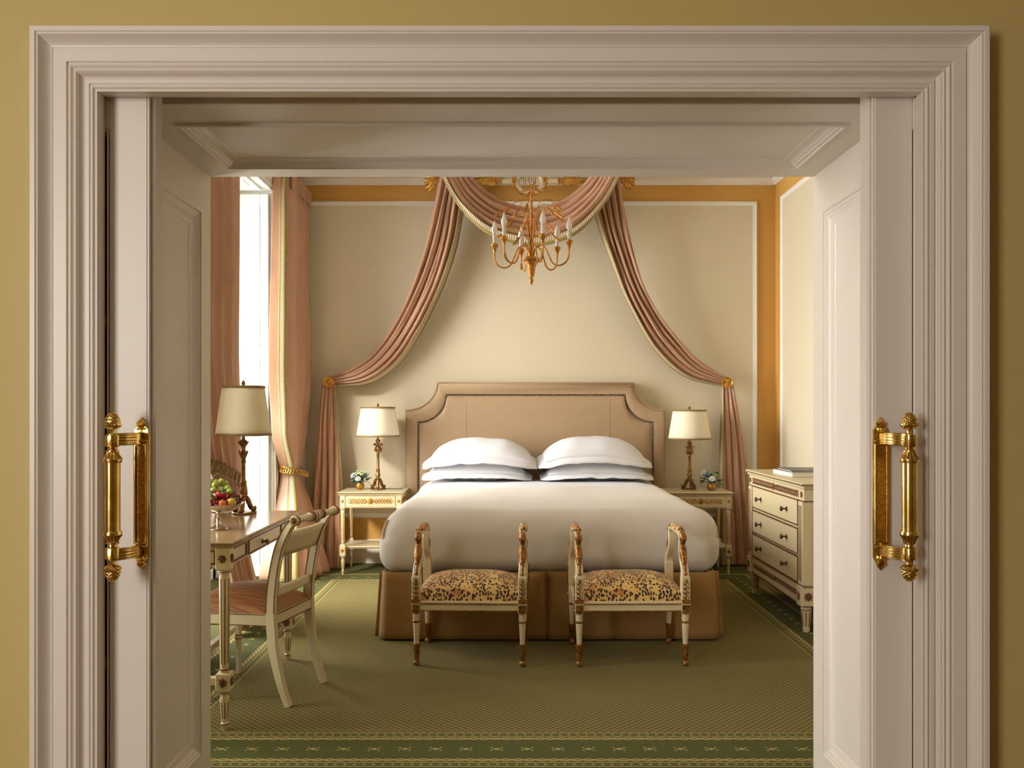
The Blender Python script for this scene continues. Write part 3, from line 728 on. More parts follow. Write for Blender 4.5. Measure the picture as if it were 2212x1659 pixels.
rope_loop('gold ring rope tied around the far window curtain', -1.70, 6.68, .785, .085, .23, lambda a: -.03*math.sin(a+.6), 34, .024)
rope_loop('thick tan rope tied around the near window curtain behind the fruit', -1.68, 5.03, .86, .075, .27, lambda a: -.09*math.sin(a), 30, .040)

# ------------------------------------------------------------------ the bed
BX = .205
bed = thing('bed', 'wide bed with beige woven headboard and bronze linen valance', 'bed', (BX, 0, 0))
HBX = .192-BX
def hb_outline(x1, x2, z1, z2, n=12):                    # concave quarter from the shoulder (x2,z1) to the top corner (x1,z2)
    return [(x2-(x2-x1)*math.sin(PI/2*i/n), z2-(z2-z1)*math.cos(PI/2*i/n)) for i in range(n+1)]
def hb_shape(hw, hs, zt, zs, zb):
    c = hb_outline(hw, hs-.045*0, zs, zt)
    rt = [(hs, zb)]+[(x, z) for x, z in c]
    return [(HBX+x, z) for x, z in rt]+[(HBX-x, z) for x, z in rt[::-1]]
Yh0, Yh1 = 6.965, 7.078
o_out = hb_shape(.800, 1.060, 1.487, 1.262, .28); o_in = hb_shape(.726, .955, 1.388, 1.165, .30)
m = M(); m.prism(o_out, Yh0+.02, Yh1, 'y'); head = m.out('headboard', mt['headboard'], bed, 50)
m = M()
def inset(o, d):
    n = len(o); r = []
    for i in range(n):
        p0, p, p1 = Vector(o[i-1]), Vector(o[i]), Vector(o[(i+1) % n]); e0 = (p-p0).normalized(); e1 = (p1-p).normalized()
        nn = Vector((-e0.y, e0.x))+Vector((-e1.y, e1.x)); nn = nn.normalized() if nn.length > 1e-6 else nn
        r.append(tuple(p+nn*d))
    return r
lay = [(o_out, .015), (inset(o_out, .012), -.006), (inset(o_out, .035), -.016), (inset(o_in, -.012), -.014), (o_in, -.004)]
n = len(o_out); vs = [(x, Yh0+.01+d, z) for o, d in lay for x, z in o]
m.add(vs, [(l*n+i, l*n+(i+1) % n, (l+1)*n+(i+1) % n, (l+1)*n+i) for l in range(len(lay)-1) for i in range(n) if i != n-1])
m.out('padded_border', mt['headboard'], head, 60)
def in_top(x):
    x = abs(x)
    return 1.388 if x <= .726 else 1.388-(1.388-1.165)*math.sqrt(max(0, 1-((.955-x)/(.955-.726))**2))
def pad(u, v):
    x = lerp(-.955, .955, u); t = in_top(x); z = lerp(.30, t, v); d = min(.955-abs(x), t-z)
    return V(HBX+x, Yh0+.010-.024*(1-(1-min(1, d/.10))**2.2), z)
m = M(); m.surf(pad, 90, 40)
m.out('padded_panel', mt['headboard'], head, 60)
for x in (-.565, .60): m = M(); m.tube([pad((x+.955)/1.91, .2+.79*i/20) for i in range(21)], .0022, 6); m.out('seam', mt['headboard'], head)
m = M(); segs = o_in[1:-1]; acc = 0; st = .0145
P = [Vector((x, z)) for x, z in segs]; pos = [(P[0].x, z) for z in [1.14-i*st for i in range(40)]]+[(P[-1].x, z) for z in [1.14-i*st for i in range(40)]]
for i in range(len(P)-1):
    L = (P[i+1]-P[i]).length; d = acc
    while d < L: q = P[i].lerp(P[i+1], d/L); pos.append((q.x, q.y)); d += st
    acc = d-L
for x, z in pos: m.ball((x, Yh0-.002, z), .0062, 6, (1, .6, 1))
tag(m.out('nailhead_trim', mt['knob'], head), 'row of dark bronze nail heads', None, None, 'stuff')
m = M(); hi = [(x, Yh0+.012, z) for x, z in o_out[1:-1]]; m.tube(hi, .006, 8); m.out('piping', mt['headboard'], head)
# mattress base hidden under the valance, mattress under the coverlet
m = M(); m.box(-.88, .88, 4.80, 6.95, .05, .34, .02); m.out('bed_base', mt['skirt'], bed)
# valance: box-pleated panels
def skirt_panel(p0, p1, nrm, ret0, ret1, seed):
    p0, p1, nrm = Vector((*p0, 0)), Vector((*p1, 0)), Vector((*nrm, 0))
    d = (p1-p0); L = d.length; d.normalize()
    def S(u, v):
        z = lerp(.372, .012, u); s_ = v*L
        off = .004+u*.030+.006*u*wob(v*5, u*1.5, seed)
        e = 0
        if ret0 and s_ < .025: e = .045*(1-s_/.025)
        if ret1 and L-s_ < .025: e = .045*(1-(L-s_)/.025)
        p = p0+d*(s_+(.5-v)*-.03*u*(1 if ret0 or ret1 else .2))+nrm*(off-e)
        z += .006*u*wob(v*4, 2, seed)
        return V(p.x, p.y, z)
    m = M(); m.surf(S, 10, 64, L, 1); return solid(m.out('valance_panel', mt['skirt'], bed, 60, False), .005)
skirt_panel((-.925, 4.715), (-.012, 4.705), (0, -1), 1, 1, 1); skirt_panel((-.008, 4.705), (.925, 4.715), (0, -1), 1, 1, 2)
skirt_panel((-.912, 6.95), (-.912, 4.735), (-1, 0), 0, 1, 3); skirt_panel((.912, 4.735), (.912, 6.95), (1, 0), 1, 0, 4)
skirt_panel((-.10, 4.745), (.10, 4.745), (0, -1), 0, 0, 5)
for x in (-1, 1): skirt_panel((x*.905-.03, 4.76), (x*.905+.03, 4.74) if x > 0 else (x*.905+.03, 4.76), (x*.7, -.7), 0, 0, 6+x)

# coverlet: thick rounded slab tucked under along the sides
def soft_box(x0, x1, y0, y1, z0, z1, rt, rb, n, seed, amp):
    nx, ny, nz = n; bm = bmesh.new(); 
    c = Vector(((x0+x1)/2, (y0+y1)/2, (z0+z1)/2)); h = Vector(((x1-x0)/2, (y1-y0)/2, (z1-z0)/2))
    m = M()
    def rnd(p):
        r = lerp(rb, rt, (p.z+1)/2 > .5)
        q = Vector((p.x*h.x, p.y*h.y, p.z*h.z))
        rx = ry = r; rz = min(r, h.z*.98)
        lim = Vector((h.x-rx, h.y-ry, h.z-rz)); k = Vector([min(max(q[i], -lim[i]), lim[i]) for i in range(3)])
        d = Vector(((q.x-k.x)/rx, (q.y-k.y)/ry, (q.z-k.z)/rz))
        if d.length > 1e-9:
            mx = max(abs(d.x), abs(d.y), abs(d.z)); d = d/d.length*1.0*min(1, mx)
        q = k+Vector((d.x*rx, d.y*ry, d.z*rz))
        nn = amp*noise.noise(Vector((q.x*2.2, q.y*2.2, q.z*3+seed)))+amp*.4*noise.noise(Vector((q.x*7, q.y*7, q.z*8+seed)))
        return c+q+(d.normalized() if d.length > 1e-6 else Vector((0, 0, 1)))*nn
    def sp_(t): return math.sin((t-.5)*PI) if False else 2*t-1
    def warp(t): x = 2*t-1; return math.copysign(1-(1-abs(x))**1.7, x)
    for ax, a, b, na, nb in ((2, 0, 1, nx, ny), (1, 0, 2, nx, nz), (0, 1, 2, ny, nz)):
        for sg in (-1, 1):
            def fn(u, v):
                p = [0, 0, 0]; p[ax] = sg; p[a] = warp(u); p[b] = warp(v); return rnd(Vector(p))
            m.surf(fn, na, nb)
    return m
def weld(o, d=1e-4):
    b = bmesh.new(); b.from_mesh(o.data); bmesh.ops.remove_doubles(b, verts=b.verts, dist=d); bmesh.ops.recalc_face_normals(b, faces=b.faces); b.to_mesh(o.data); b.free()
    o.data.polygons.foreach_set('use_smooth', [True]*len(o.data.polygons)); return o
m = soft_box(-.945, .945, 4.705, 6.93, .352, .712, .15, .11, (60, 60, 26), 3, .012)
cov = weld(m.out('bedspread', mt['spread'], None, 180)); cov.location = (BX+.005, 0, 0)
tag(cov, 'thick ivory coverlet tucked over the bed', 'bedspread')
for sg in (-1, 1):                                        # tucked corner folds
    m = M(); fp = []
    for i in range(15):
        t = i/14; z = lerp(.65, .40, t); r_ = .15*math.sqrt(max(0, 1-max(0, (z-.562)/.15, (.462-z)/.13)**2))+.006
        fp.append(V(sg*(.795+r_*math.cos(.55)), 4.855-r_*math.sin(.55), z))
    m.tube(fp, [.003+.006*math.sin(PI*min(1, i/14+.08)) for i in range(15)], 8); m.out('corner_fold', mt['spread'], cov)
# turned-back sheet
m = M(); m.surf(lambda u, v: V(BX+lerp(-.87, .87, u), lerp(6.12, 6.60, v), .704+.022*min(1, v*4)+.006*wob(u*6, v*3, 8)-.10*max(0, abs(2*u-1)-.80)**1.5*8*.45), 60, 14)
tag(solid(m.out('bed_sheet', mt['linen'], None, 180, False), .006), 'white sheet turned back under the pillows', 'sheet')

def pillow(lab, x, y, z, wd, dp, th, droop, rz, seed, tilt=0):
    t = thing('pillow', lab, 'pillow', (x, y, z), rz, group='white bed pillows'); t.rotation_euler = (tilt, 0, rz)
    fl = .052; hw, hd = wd/2-fl, dp/2-fl
    def base(a, b):                                       # a, b in metres; middle surface
        return -droop*(abs(a)/(wd/2))**2.6-.45*droop*(max(0, -b)/(dp/2))**3+.006*wob(a*5, b*6, seed)
    def H(p, q):
        e = max(0, 1-abs(p)**3.2)**.62*max(0, 1-abs(q)**2.6)**.62
        return th/2*e
    def wr(p, q): return .0055*wob(p*3.2, q*3.2, seed+2)+.0035*wob(p*9, q*5, seed+4)
    m = M()
    for sg in (1, -1):
        def fn(u, v):
            p, q = 2*u-1, 2*v-1; p = math.copysign(1-(1-abs(p))**1.5, p); q = math.copysign(1-(1-abs(q))**1.5, q)
            a = p*hw*(1-.03*q*q); b = q*hd*(1-.05*p*p); h = H(p, q)
            return V(a, b, base(a, b)+sg*h*(1.08 if sg > 0 else .92)+sg*wr(p, q)*min(1, h*30))
        m.surf(fn, 48, 30)
    weld(m.out('pillow_body', mt['linen'], t, 180), 5e-4)
    m = M(); K = 160
    def ringp(k, e):
        a = 2*PI*k/K; cs, sn = math.cos(a), math.sin(a); n_ = 7
        r = (abs(cs)**n_+abs(sn)**n_)**(-1/n_); p, q = cs*r, sn*r
        A = p*(hw-.012+e*(fl+.012))*(1-.03*q*q); B = q*(hd-.012+e*(fl+.012))*(1-.05*p*p)
        cor = (abs(p)*abs(q))**4
        return V(A*(1+.03*cor*e), B*(1+.03*cor*e), base(A, B)-e*.016*(q < -.5)-.012*e*e+.0015*e*math.sin(k*1.3+seed)+.008*e*wob(k*.21, 1, seed))
    vs = [ringp(k, e) for e in (0, .33, .66, 1) for k in range(K)]
    m.add(vs, [(l*K+k, l*K+(k+1) % K, (l+1)*K+(k+1) % K, (l+1)*K+k) for l in range(3) for k in range(K)])
    solid(m.out('flange', mt['linen'], t, 180, False), .004)
    return t
pillow('white lower pillow under the left stack', -.265, 6.60, .806, .84, .56, .165, .035, .02, 1)
pillow('white upper pillow on the left stack with drooping right corner', -.238, 6.62, .945, .88, .58, .19, .075, -.02, 7, .06)
pillow('white lower pillow under the right stack', .640, 6.60, .806, .86, .56, .165, .035, -.01, 13)
pillow('white upper pillow on the right stack with drooping left corner', .622, 6.62, .950, .88, .58, .20, .075, .02, 23, .06)

# ------------------------------------------------------------------ furniture helpers
def rosette(m, r, n=8, h=.006):                           # flower in the XY plane of m.T, facing +z
    T = m.T.copy()
    m.lathe([(r*.28, 0), (r*.26, h*.9), (r*.12, h*1.2), (0, h*1.25)], 10)
    for k in range(n):
        m.T = T @ Matrix.Rotation(k*2*PI/n, 4, 'Z') @ Matrix.Translation((r*.22, 0, 0)); m.leaf(r*.78, r*.52, h)
    m.T = T
def laurel(m, L, hgt, step, h=.005):                      # leaves running out from a centre flower along +-x, facing +z
    T = m.T.copy(); rosette(m, hgt*.5, 10, h*1.2)
    n = int((L/2-hgt*.5)/step)
    for sg in (-1, 1):
        for i in range(n):
            x = sg*(hgt*.5+i*step)
            for q in (-1, 1):
                a = q*.62 if sg > 0 else PI-q*.62
                m.T = T @ Matrix.Translation((x, q*hgt*.03, 0)) @ Matrix.Rotation(a, 4, 'Z'); m.leaf(hgt*.66, hgt*.19, h)
        m.T = T; m.tube([(sg*hgt*.4, 0, h*.3), (sg*(L/2), 0, h*.3)], h*.5, 6)
    m.T = T
def facing(v):                                            # rotation taking +z to direction v, +y kept upward
    z = Vector(v).normalized(); up = Vector((0, 0, 1)); x = up.cross(z).normalized(); y = z.cross(x)
    return Matrix((x, y, z)).transposed().to_4x4()
def put(m, loc, v): m.T = Matrix.Translation(loc) @ facing(v); return m
def flutes(m, x, y, r0, r1, z0, z1, n, w):                # thin gilt strips set in a round leg
    for k in range(n):
        a = 2*PI*(k+.5)/n
        m.sweep([(x+(r0-.0006)*math.cos(a), y+(r0-.0006)*math.sin(a), z0), (x+(r1-.0006)*math.cos(a), y+(r1-.0006)*math.sin(a), z1)], (-math.sin(a), math.cos(a), 0), w, .003, .0008)
def column_leg(parent, x, y, zt, bt, bb, rt, rm, bh, mats=('furn', 'gold'), ros=True, flute_n=8):
    """round fluted leg: column from zt down to a square block bt..bb, then a turned tapering foot"""
    cm, gm = mt[mats[0]], mt[mats[1]]
    m = M(); m.lathe([(rt*.80, zt), (rt*1.15, zt-.004), (rt*1.15, zt-.012), (rt*.85, zt-.018), (rt, zt-.024), (rm, bt+.022), (rm*.85, bt+.016), (rm*1.25, bt+.010), (rm*1.25, bt)][::-1], 24, (x, y, 0))
    m.cbox(x, y, (bt+bb)/2, bh*2, bh*2, bt-bb, .003)
    fr = rm*1.05
    m.lathe([(fr*.85, bb), (fr*1.15, bb-.006), (fr*1.15, bb-.012), (fr*.8, bb-.018), (fr*.95, bb-.03), (fr*1.05, bb-.036), (fr*.62, .035), (fr*.60, .030), (fr*.85, .026), (fr*.85, .018), (fr*.65, .012), (fr*.55, 0)][::-1], 24, (x, y, 0))
    leg = m.out('leg', cm, parent)
    m = M(); flutes(m, x, y, rt, rm, zt-.035, bt+.035, flute_n, .0045); flutes(m, x, y, fr*1.02, fr*.66, bb-.045, .045, flute_n, .004); tag(m.out('gilt_fluting', gm, leg), kind='stuff')
    m = M()
    for z, r in ((bt+.012, rm*1.28), (bb-.009, fr*1.18), (.022, fr*.9), (zt-.008, rt*1.18)): m.lathe([(r*.9, z-.003), (r, z-.0015), (r, z+.0015), (r*.9, z+.003)], 20, (x, y, 0))
    m.out('gilt_ring', gm, leg)
    if ros:
        m = M()
        for v in ((0, -1, 0), (1, 0, 0), (-1, 0, 0)):
            put(m, (x+v[0]*bh, y+v[1]*bh, (bt+bb)/2), v); rosette(m, min(bh, (bt-bb)/2)*.78, 8, .005)
        m.out('carved_rosette', gm, leg)
    return leg
def edge_line(m, x0, x1, y0, y1, z, r=.0025, front=True):
    m.tube([(x0, y0, z), (x1, y0, z), (x1, y1, z), (x0, y1, z)], r, 6, True)

# ------------------------------------------------------------------ bedside tables
def bedside(lab, x, y):
    t = thing('bedside_table', lab, 'table', (x, y, 0), group='cream bedside tables')
    W, D, H = .508, .40, .634
    m = M(); m.box(-W/2, W/2, 0, D, H-.014, H, .004); m.box(-W/2+.008, W/2-.008, .008, D, H-.024, H-.013, .004); tp = m.out('table_top', mt['furn'], t)
    m = M(); m.sweep([(-W/2-.001, -.001, H-.007), (W/2+.001, -.001, H-.007)], (0, 1, 0), .003, .004, .001); m.sweep([(-W/2-.001, 0, H-.007), (-W/2-.001, D, H-.007)], (1, 0, 0), .003, .004, .001); m.sweep([(W/2+.001, 0, H-.007), (W/2+.001, D, H-.007)], (1, 0, 0), .003, .004, .001)
    for k in range(60): m.ball((-W/2+.01+k*(W-.02)/59, -.001, H-.007), .0032, 6)
    m.out('beaded_edge', mt['brownline'], tp)
    a, d0, d1 = W/2-.020, .020, D-.01
    m = M(); m.box(-a, a, d0+.004, d1, .512, H-.022, .003)
    for sx in (-1, 1):
        for yy in (d0+.018, d1-.018): m.cbox(sx*(a-.018), yy, (.512+H-.022)/2, .040, .040, H-.022-.508, .002)
    m.out('apron', mt['furn'], t)
    m = M(); m.box(-a+.045, a-.045, d0-.002, d0+.02, .522, H-.030, .002); dr = m.out('drawer', mt['furn'], t)
    m = M(); put(m, (0, d0-.002, .5645), (0, -1, 0)); laurel(m, .355, .052, .0225, .005); m.out('laurel_carving', mt['gold'], dr)
    m = M()
    for sx in (-1, 1): put(m, (sx*(a-.018), d0-.002, .5645), (0, -1, 0)); rosette(m, .014, 8, .004)
    m.out('carved_rosette', mt['gold'], t)
    m = M()
    for sx in (-1, 1): put(m, (sx*a+sx*.002, D/2, .5645), (sx, 0, 0)); laurel(m, .33, .046, .0225, .005)
    m.out('side_carving', mt['gold'], t)
    for sx in (-1, 1):
        for yy in (d0+.018, d1-.018): column_leg(t, sx*(a-.018), yy, .512, .228, .142, .0165, .0135, .0215)
    m = M(); m.box(-a+.035, a-.035, d0+.03, d1-.03, .196, .214, .004); m.box(-a+.0, a, d0+.036, d1-.036, .198, .212, .004); sh = m.out('shelf', mt['furn'], t)
    m = M(); m.sweep([(-a+.035, d0+.029, .205), (a-.035, d0+.029, .205)], (0, 1, 0), .003, .004, .001); m.out('gilt_edge', mt['brownline'], sh)
    return t
bedside('cream and gilt bedside table between the pink drape and the window side of the bed', -1.085, 6.55)
bedside('cream and gilt bedside table partly hidden behind the bed beside the chest of drawers', 1.443, 6.53)

# ------------------------------------------------------------------ lamps
def table_lamp(lab, x, y, z, rb, rt, zs0, zs1, scale=1, arms=True, grp=None, cord=None):
    t = thing('table_lamp', lab, 'lamp', (x, y, z), .3, grp); lm = mt['lampmetal']
    m = M(); n = 48
    m.lathe([(rb, zs0), (rt, zs1)], n); 
    m2 = M(); vs = []
    m2.surf(lambda u, v: V(lerp(rb, rt, v)*math.cos(2*PI*u), lerp(rb, rt, v)*math.sin(2*PI*u), lerp(zs0, zs1, v)), n, 6)
    sh = solid(m2.out('lamp_shade', mt['shade'], t, 60), .003)
    for zz, dz in ((zs0, .012), (zs1-.012, .012)):
        m = M(); r = lambda q: lerp(rb, rt, (q-zs0)/(zs1-zs0))+.0035
        m.surf(lambda u, v: V(r(zz+v*dz)*math.cos(2*PI*u), r(zz+v*dz)*math.sin(2*PI*u), zz+v*dz), n, 2); solid(m.out('braid_trim', mt['shadeband'], sh, 60), .003)
    m = M()
    for k in range(3): a = k*2*PI/3; m.tube([(0, 0, zs1-.02), (rt*math.cos(a), rt*math.sin(a), zs1-.008)], .0022, 6)
    m.tube([(0, 0, zs0-.03), (0, 0, zs1)], .004, 8); m.out('shade_carrier', lm, t)
    m = M(); m.lathe([(.003, zs1-.01), (.008, zs1-.004), (.005, zs1+.002), (.010, zs1+.010), (.008, zs1+.018), (.003, zs1+.026), (0, zs1+.030)], 12); m.out('finial', lm, t)
    zt = zs0-.012
    m = M()
    pr = [(.016, .070), (.020, .078), (.014, .086), (.011, .094), (.017, .104), (.019, .112), (.014, .130), (.0135, .150), (.016, .156), (.013, .162), (.0105, .168), (.0095, zt-.125), (.012, zt-.120), (.012, zt-.114), (.009, zt-.108), (.013, zt-.094), (.018, zt-.080), (.014, zt-.066), (.009, zt-.058), (.011, zt-.045), (.016, zt-.028), (.019, zt-.016), (.017, zt-.012), (.009, zt-.008), (.006, zs0+.01)]
    m.lathe(pr, 24, mod=lambda a, q, r: r*(1+.06*math.cos(10*a))); m.out('stem', lm, t)
    if arms:
        for k in range(4):
            a = k*PI/2+.5; c, s_ = math.cos(a), math.sin(a)
            q = [V(c*r, s_*r, h) for r, h in ((.012, zt-.095), (.026, zt-.105), (.034, zt-.092), (.030, zt-.076), (.022, zt-.066), (.026, zt-.050), (.036, zt-.040), (.044, zt-.044), (.043, zt-.054))]
            q = [cat(q, i/20) for i in range(21)]
            m = M(); m.tube(q, [.0045-.002*i/20 for i in range(21)], 6); m.ball(q[-1], .005, 8); m.out('scroll_arm', lm, t)
    else:
        m = M()
        for k in range(8):
            a = k*PI/4; m.T = Matrix.Rotation(a, 4, 'Z') @ Matrix.Translation((.012, 0, zt-.10)) @ Matrix.Rotation(-1.2, 4, 'Y'); m.leaf(.045, .016, .005)
            m.T = Matrix.Rotation(a+.4, 4, 'Z') @ Matrix.Translation((.010, 0, zt-.045)) @ Matrix.Rotation(-1.0, 4, 'Y'); m.leaf(.038, .015, .005)
        m.out('acanthus_leaves', lm, t)
    for k in range(3):                                    # tripod of scrolled feet
        a = k*2*PI/3+.35; c, s_ = math.cos(a), math.sin(a)
        q = [V(c*r, s_*r, h) for r, h in ((.008, .080), (.020, .072), (.030, .050), (.038, .030), (.048, .022), (.056, .024), (.054, .032))]
        q = [cat(q, i/16) for i in range(17)]
        m = M(); m.tube(q, [.014-.003*i/16 for i in range(17)], 8); m.ball((c*.052, s_*.052, .020), .015, 10, (1, 1, .8)); m.out('scroll_foot', lm, t)
    m = M(); o = []
    for k in range(36):
        a = 2*PI*k/36; r = .052+.016*max(0, math.cos(3*(a-.35))); o.append((r*math.cos(a), r*math.sin(a)))
    m.prism(o, 0, .010, 'z', .003); m.out('base_plate', lm, t)
    if cord: m = M(); q = [cat([Vector(p) for p in cord], i/24) for i in range(25)]; m.tube(q, .0025, 6); m.out('cord', mt['cord'], t)
    return t
TZ = .635
grp = 'brass bedside lamps with cream shades'
l1 = table_lamp('brass bedside lamp with cream shade on the table near the window', -1.064, 6.80, TZ, .171, .132, .418, .655, grp=grp, cord=[(.02, .02, .006), (.10, -.03, .005), (.16, -.06, .004), (.19, -.02, .004), (.2, .05, .004)])
l2 = table_lamp('brass bedside lamp with cream shade on the table near the chest of drawers', 1.410, 6.80, TZ, .167, .128, .396, .632, grp=grp)
table_lamp('tall brass desk lamp with parchment shade in front of the bright window', -1.336, 4.26, .7475, .133, .100, .388, .636, arms=False)

# ------------------------------------------------------------------ flowers
LEAF = None
def posy(lab, x, y, z, seed, blooms):
    global LEAF
    t = thing('flower_posy', lab, 'flowers', (x, y, z), 0, 'small posies in gold bowls'); R = random.Random(seed)
    m = M(); m.lathe([(.018, 0), (.028, .006), (.036, .022), (.036, .034), (.030, .050), (.024, .058), (.022, .058), (.028, .048), (.030, .03), (0, .012)], 24); m.out('gold_bowl', mt['brassdark'], t)
    for k, (a, r, h, s_, mm) in enumerate(blooms):
        m = M(); c = V(r*math.cos(a), r*math.sin(a), h); m.ball(c, s_*.62, 10)
        ax = (c-V(0, 0, .03)).normalized(); Tm = Matrix.Translation(c) @ facing(ax if abs(ax.z) < .99 else (0, -.2, 1))
        for ring, (n, tilt, q) in enumerate(((9, .25, 1.0), (8, .75, .95), (6, 1.15, .85))):
            for i in range(n):
                m.T = Tm @ Matrix.Rotation(2*PI*(i+ring*.5)/n, 4, 'Z') @ Matrix.Rotation(-tilt, 4, 'Y') @ Matrix.Translation((s_*.25, 0, 0)); m.leaf(s_*q, s_*.8, s_*.22)
        m.out('blossom', mt[mm], t)
    m = M(); m.tube([(0, 0, .04), (0, 0, .075)], .02, 10); m.ball((0, 0, .085), .034, 10); m.out('stems', mt['leafd'], t)
    mats = [mt['leafg'], mt['leafb'], mt['leafd'], mt['leafg']]
    if LEAF is None:
        LEAF = []
        for q in mats: m = M(); m.leaf(.036, .020, .004); o = m.out('leaf', q, t, 0); LEAF.append(o.data); o.location = (0, 0, .09)
    for k in range(64):
        a = R.uniform(0, 2*PI); el = R.uniform(-.35, 1.1); rr = R.uniform(.028, .058)
        p = V(rr*math.cos(a)*math.cos(el)*1.15, rr*math.sin(a)*math.cos(el), .075+rr*math.sin(el)*.9)
        piece('leaf', LEAF[R.choice((0, 1, 1, 2, 2, 3))], t, p, (R.uniform(-.8, .8), -el+R.uniform(-.5, .4), a+R.uniform(-.6, .6)), R.uniform(.8, 1.25))
    for k in range(4):
        m = M(); a = R.uniform(0, 2*PI); p = V(.055*math.cos(a), .05*math.sin(a), R.uniform(.07, .11)); m.ball(p, .009, 8); m.out('seed_head', mt['pine'], t)
    return t
posy('white and blue green posy in a gold bowl on the window side table', -1.205, 6.78, TZ, 3, [(3.6, .040, .105, .030, 'petal'), (5.3, .030, .125, .024, 'petalg'), (.5, .045, .115, .028, 'petal'), (4.6, .045, .085, .022, 'petal'), (2, .03, .13, .024, 'petal')])
posy('green posy with white ranunculus on the table near the chest of drawers', 1.567, 6.72, TZ, 8, [(4.55, .048, .088, .026, 'petal'), (2.75, .058, .130, .025, 'petal'), (5.4, .035, .115, .018, 'petalg'), (1, .035, .12, .018, 'petalg')])

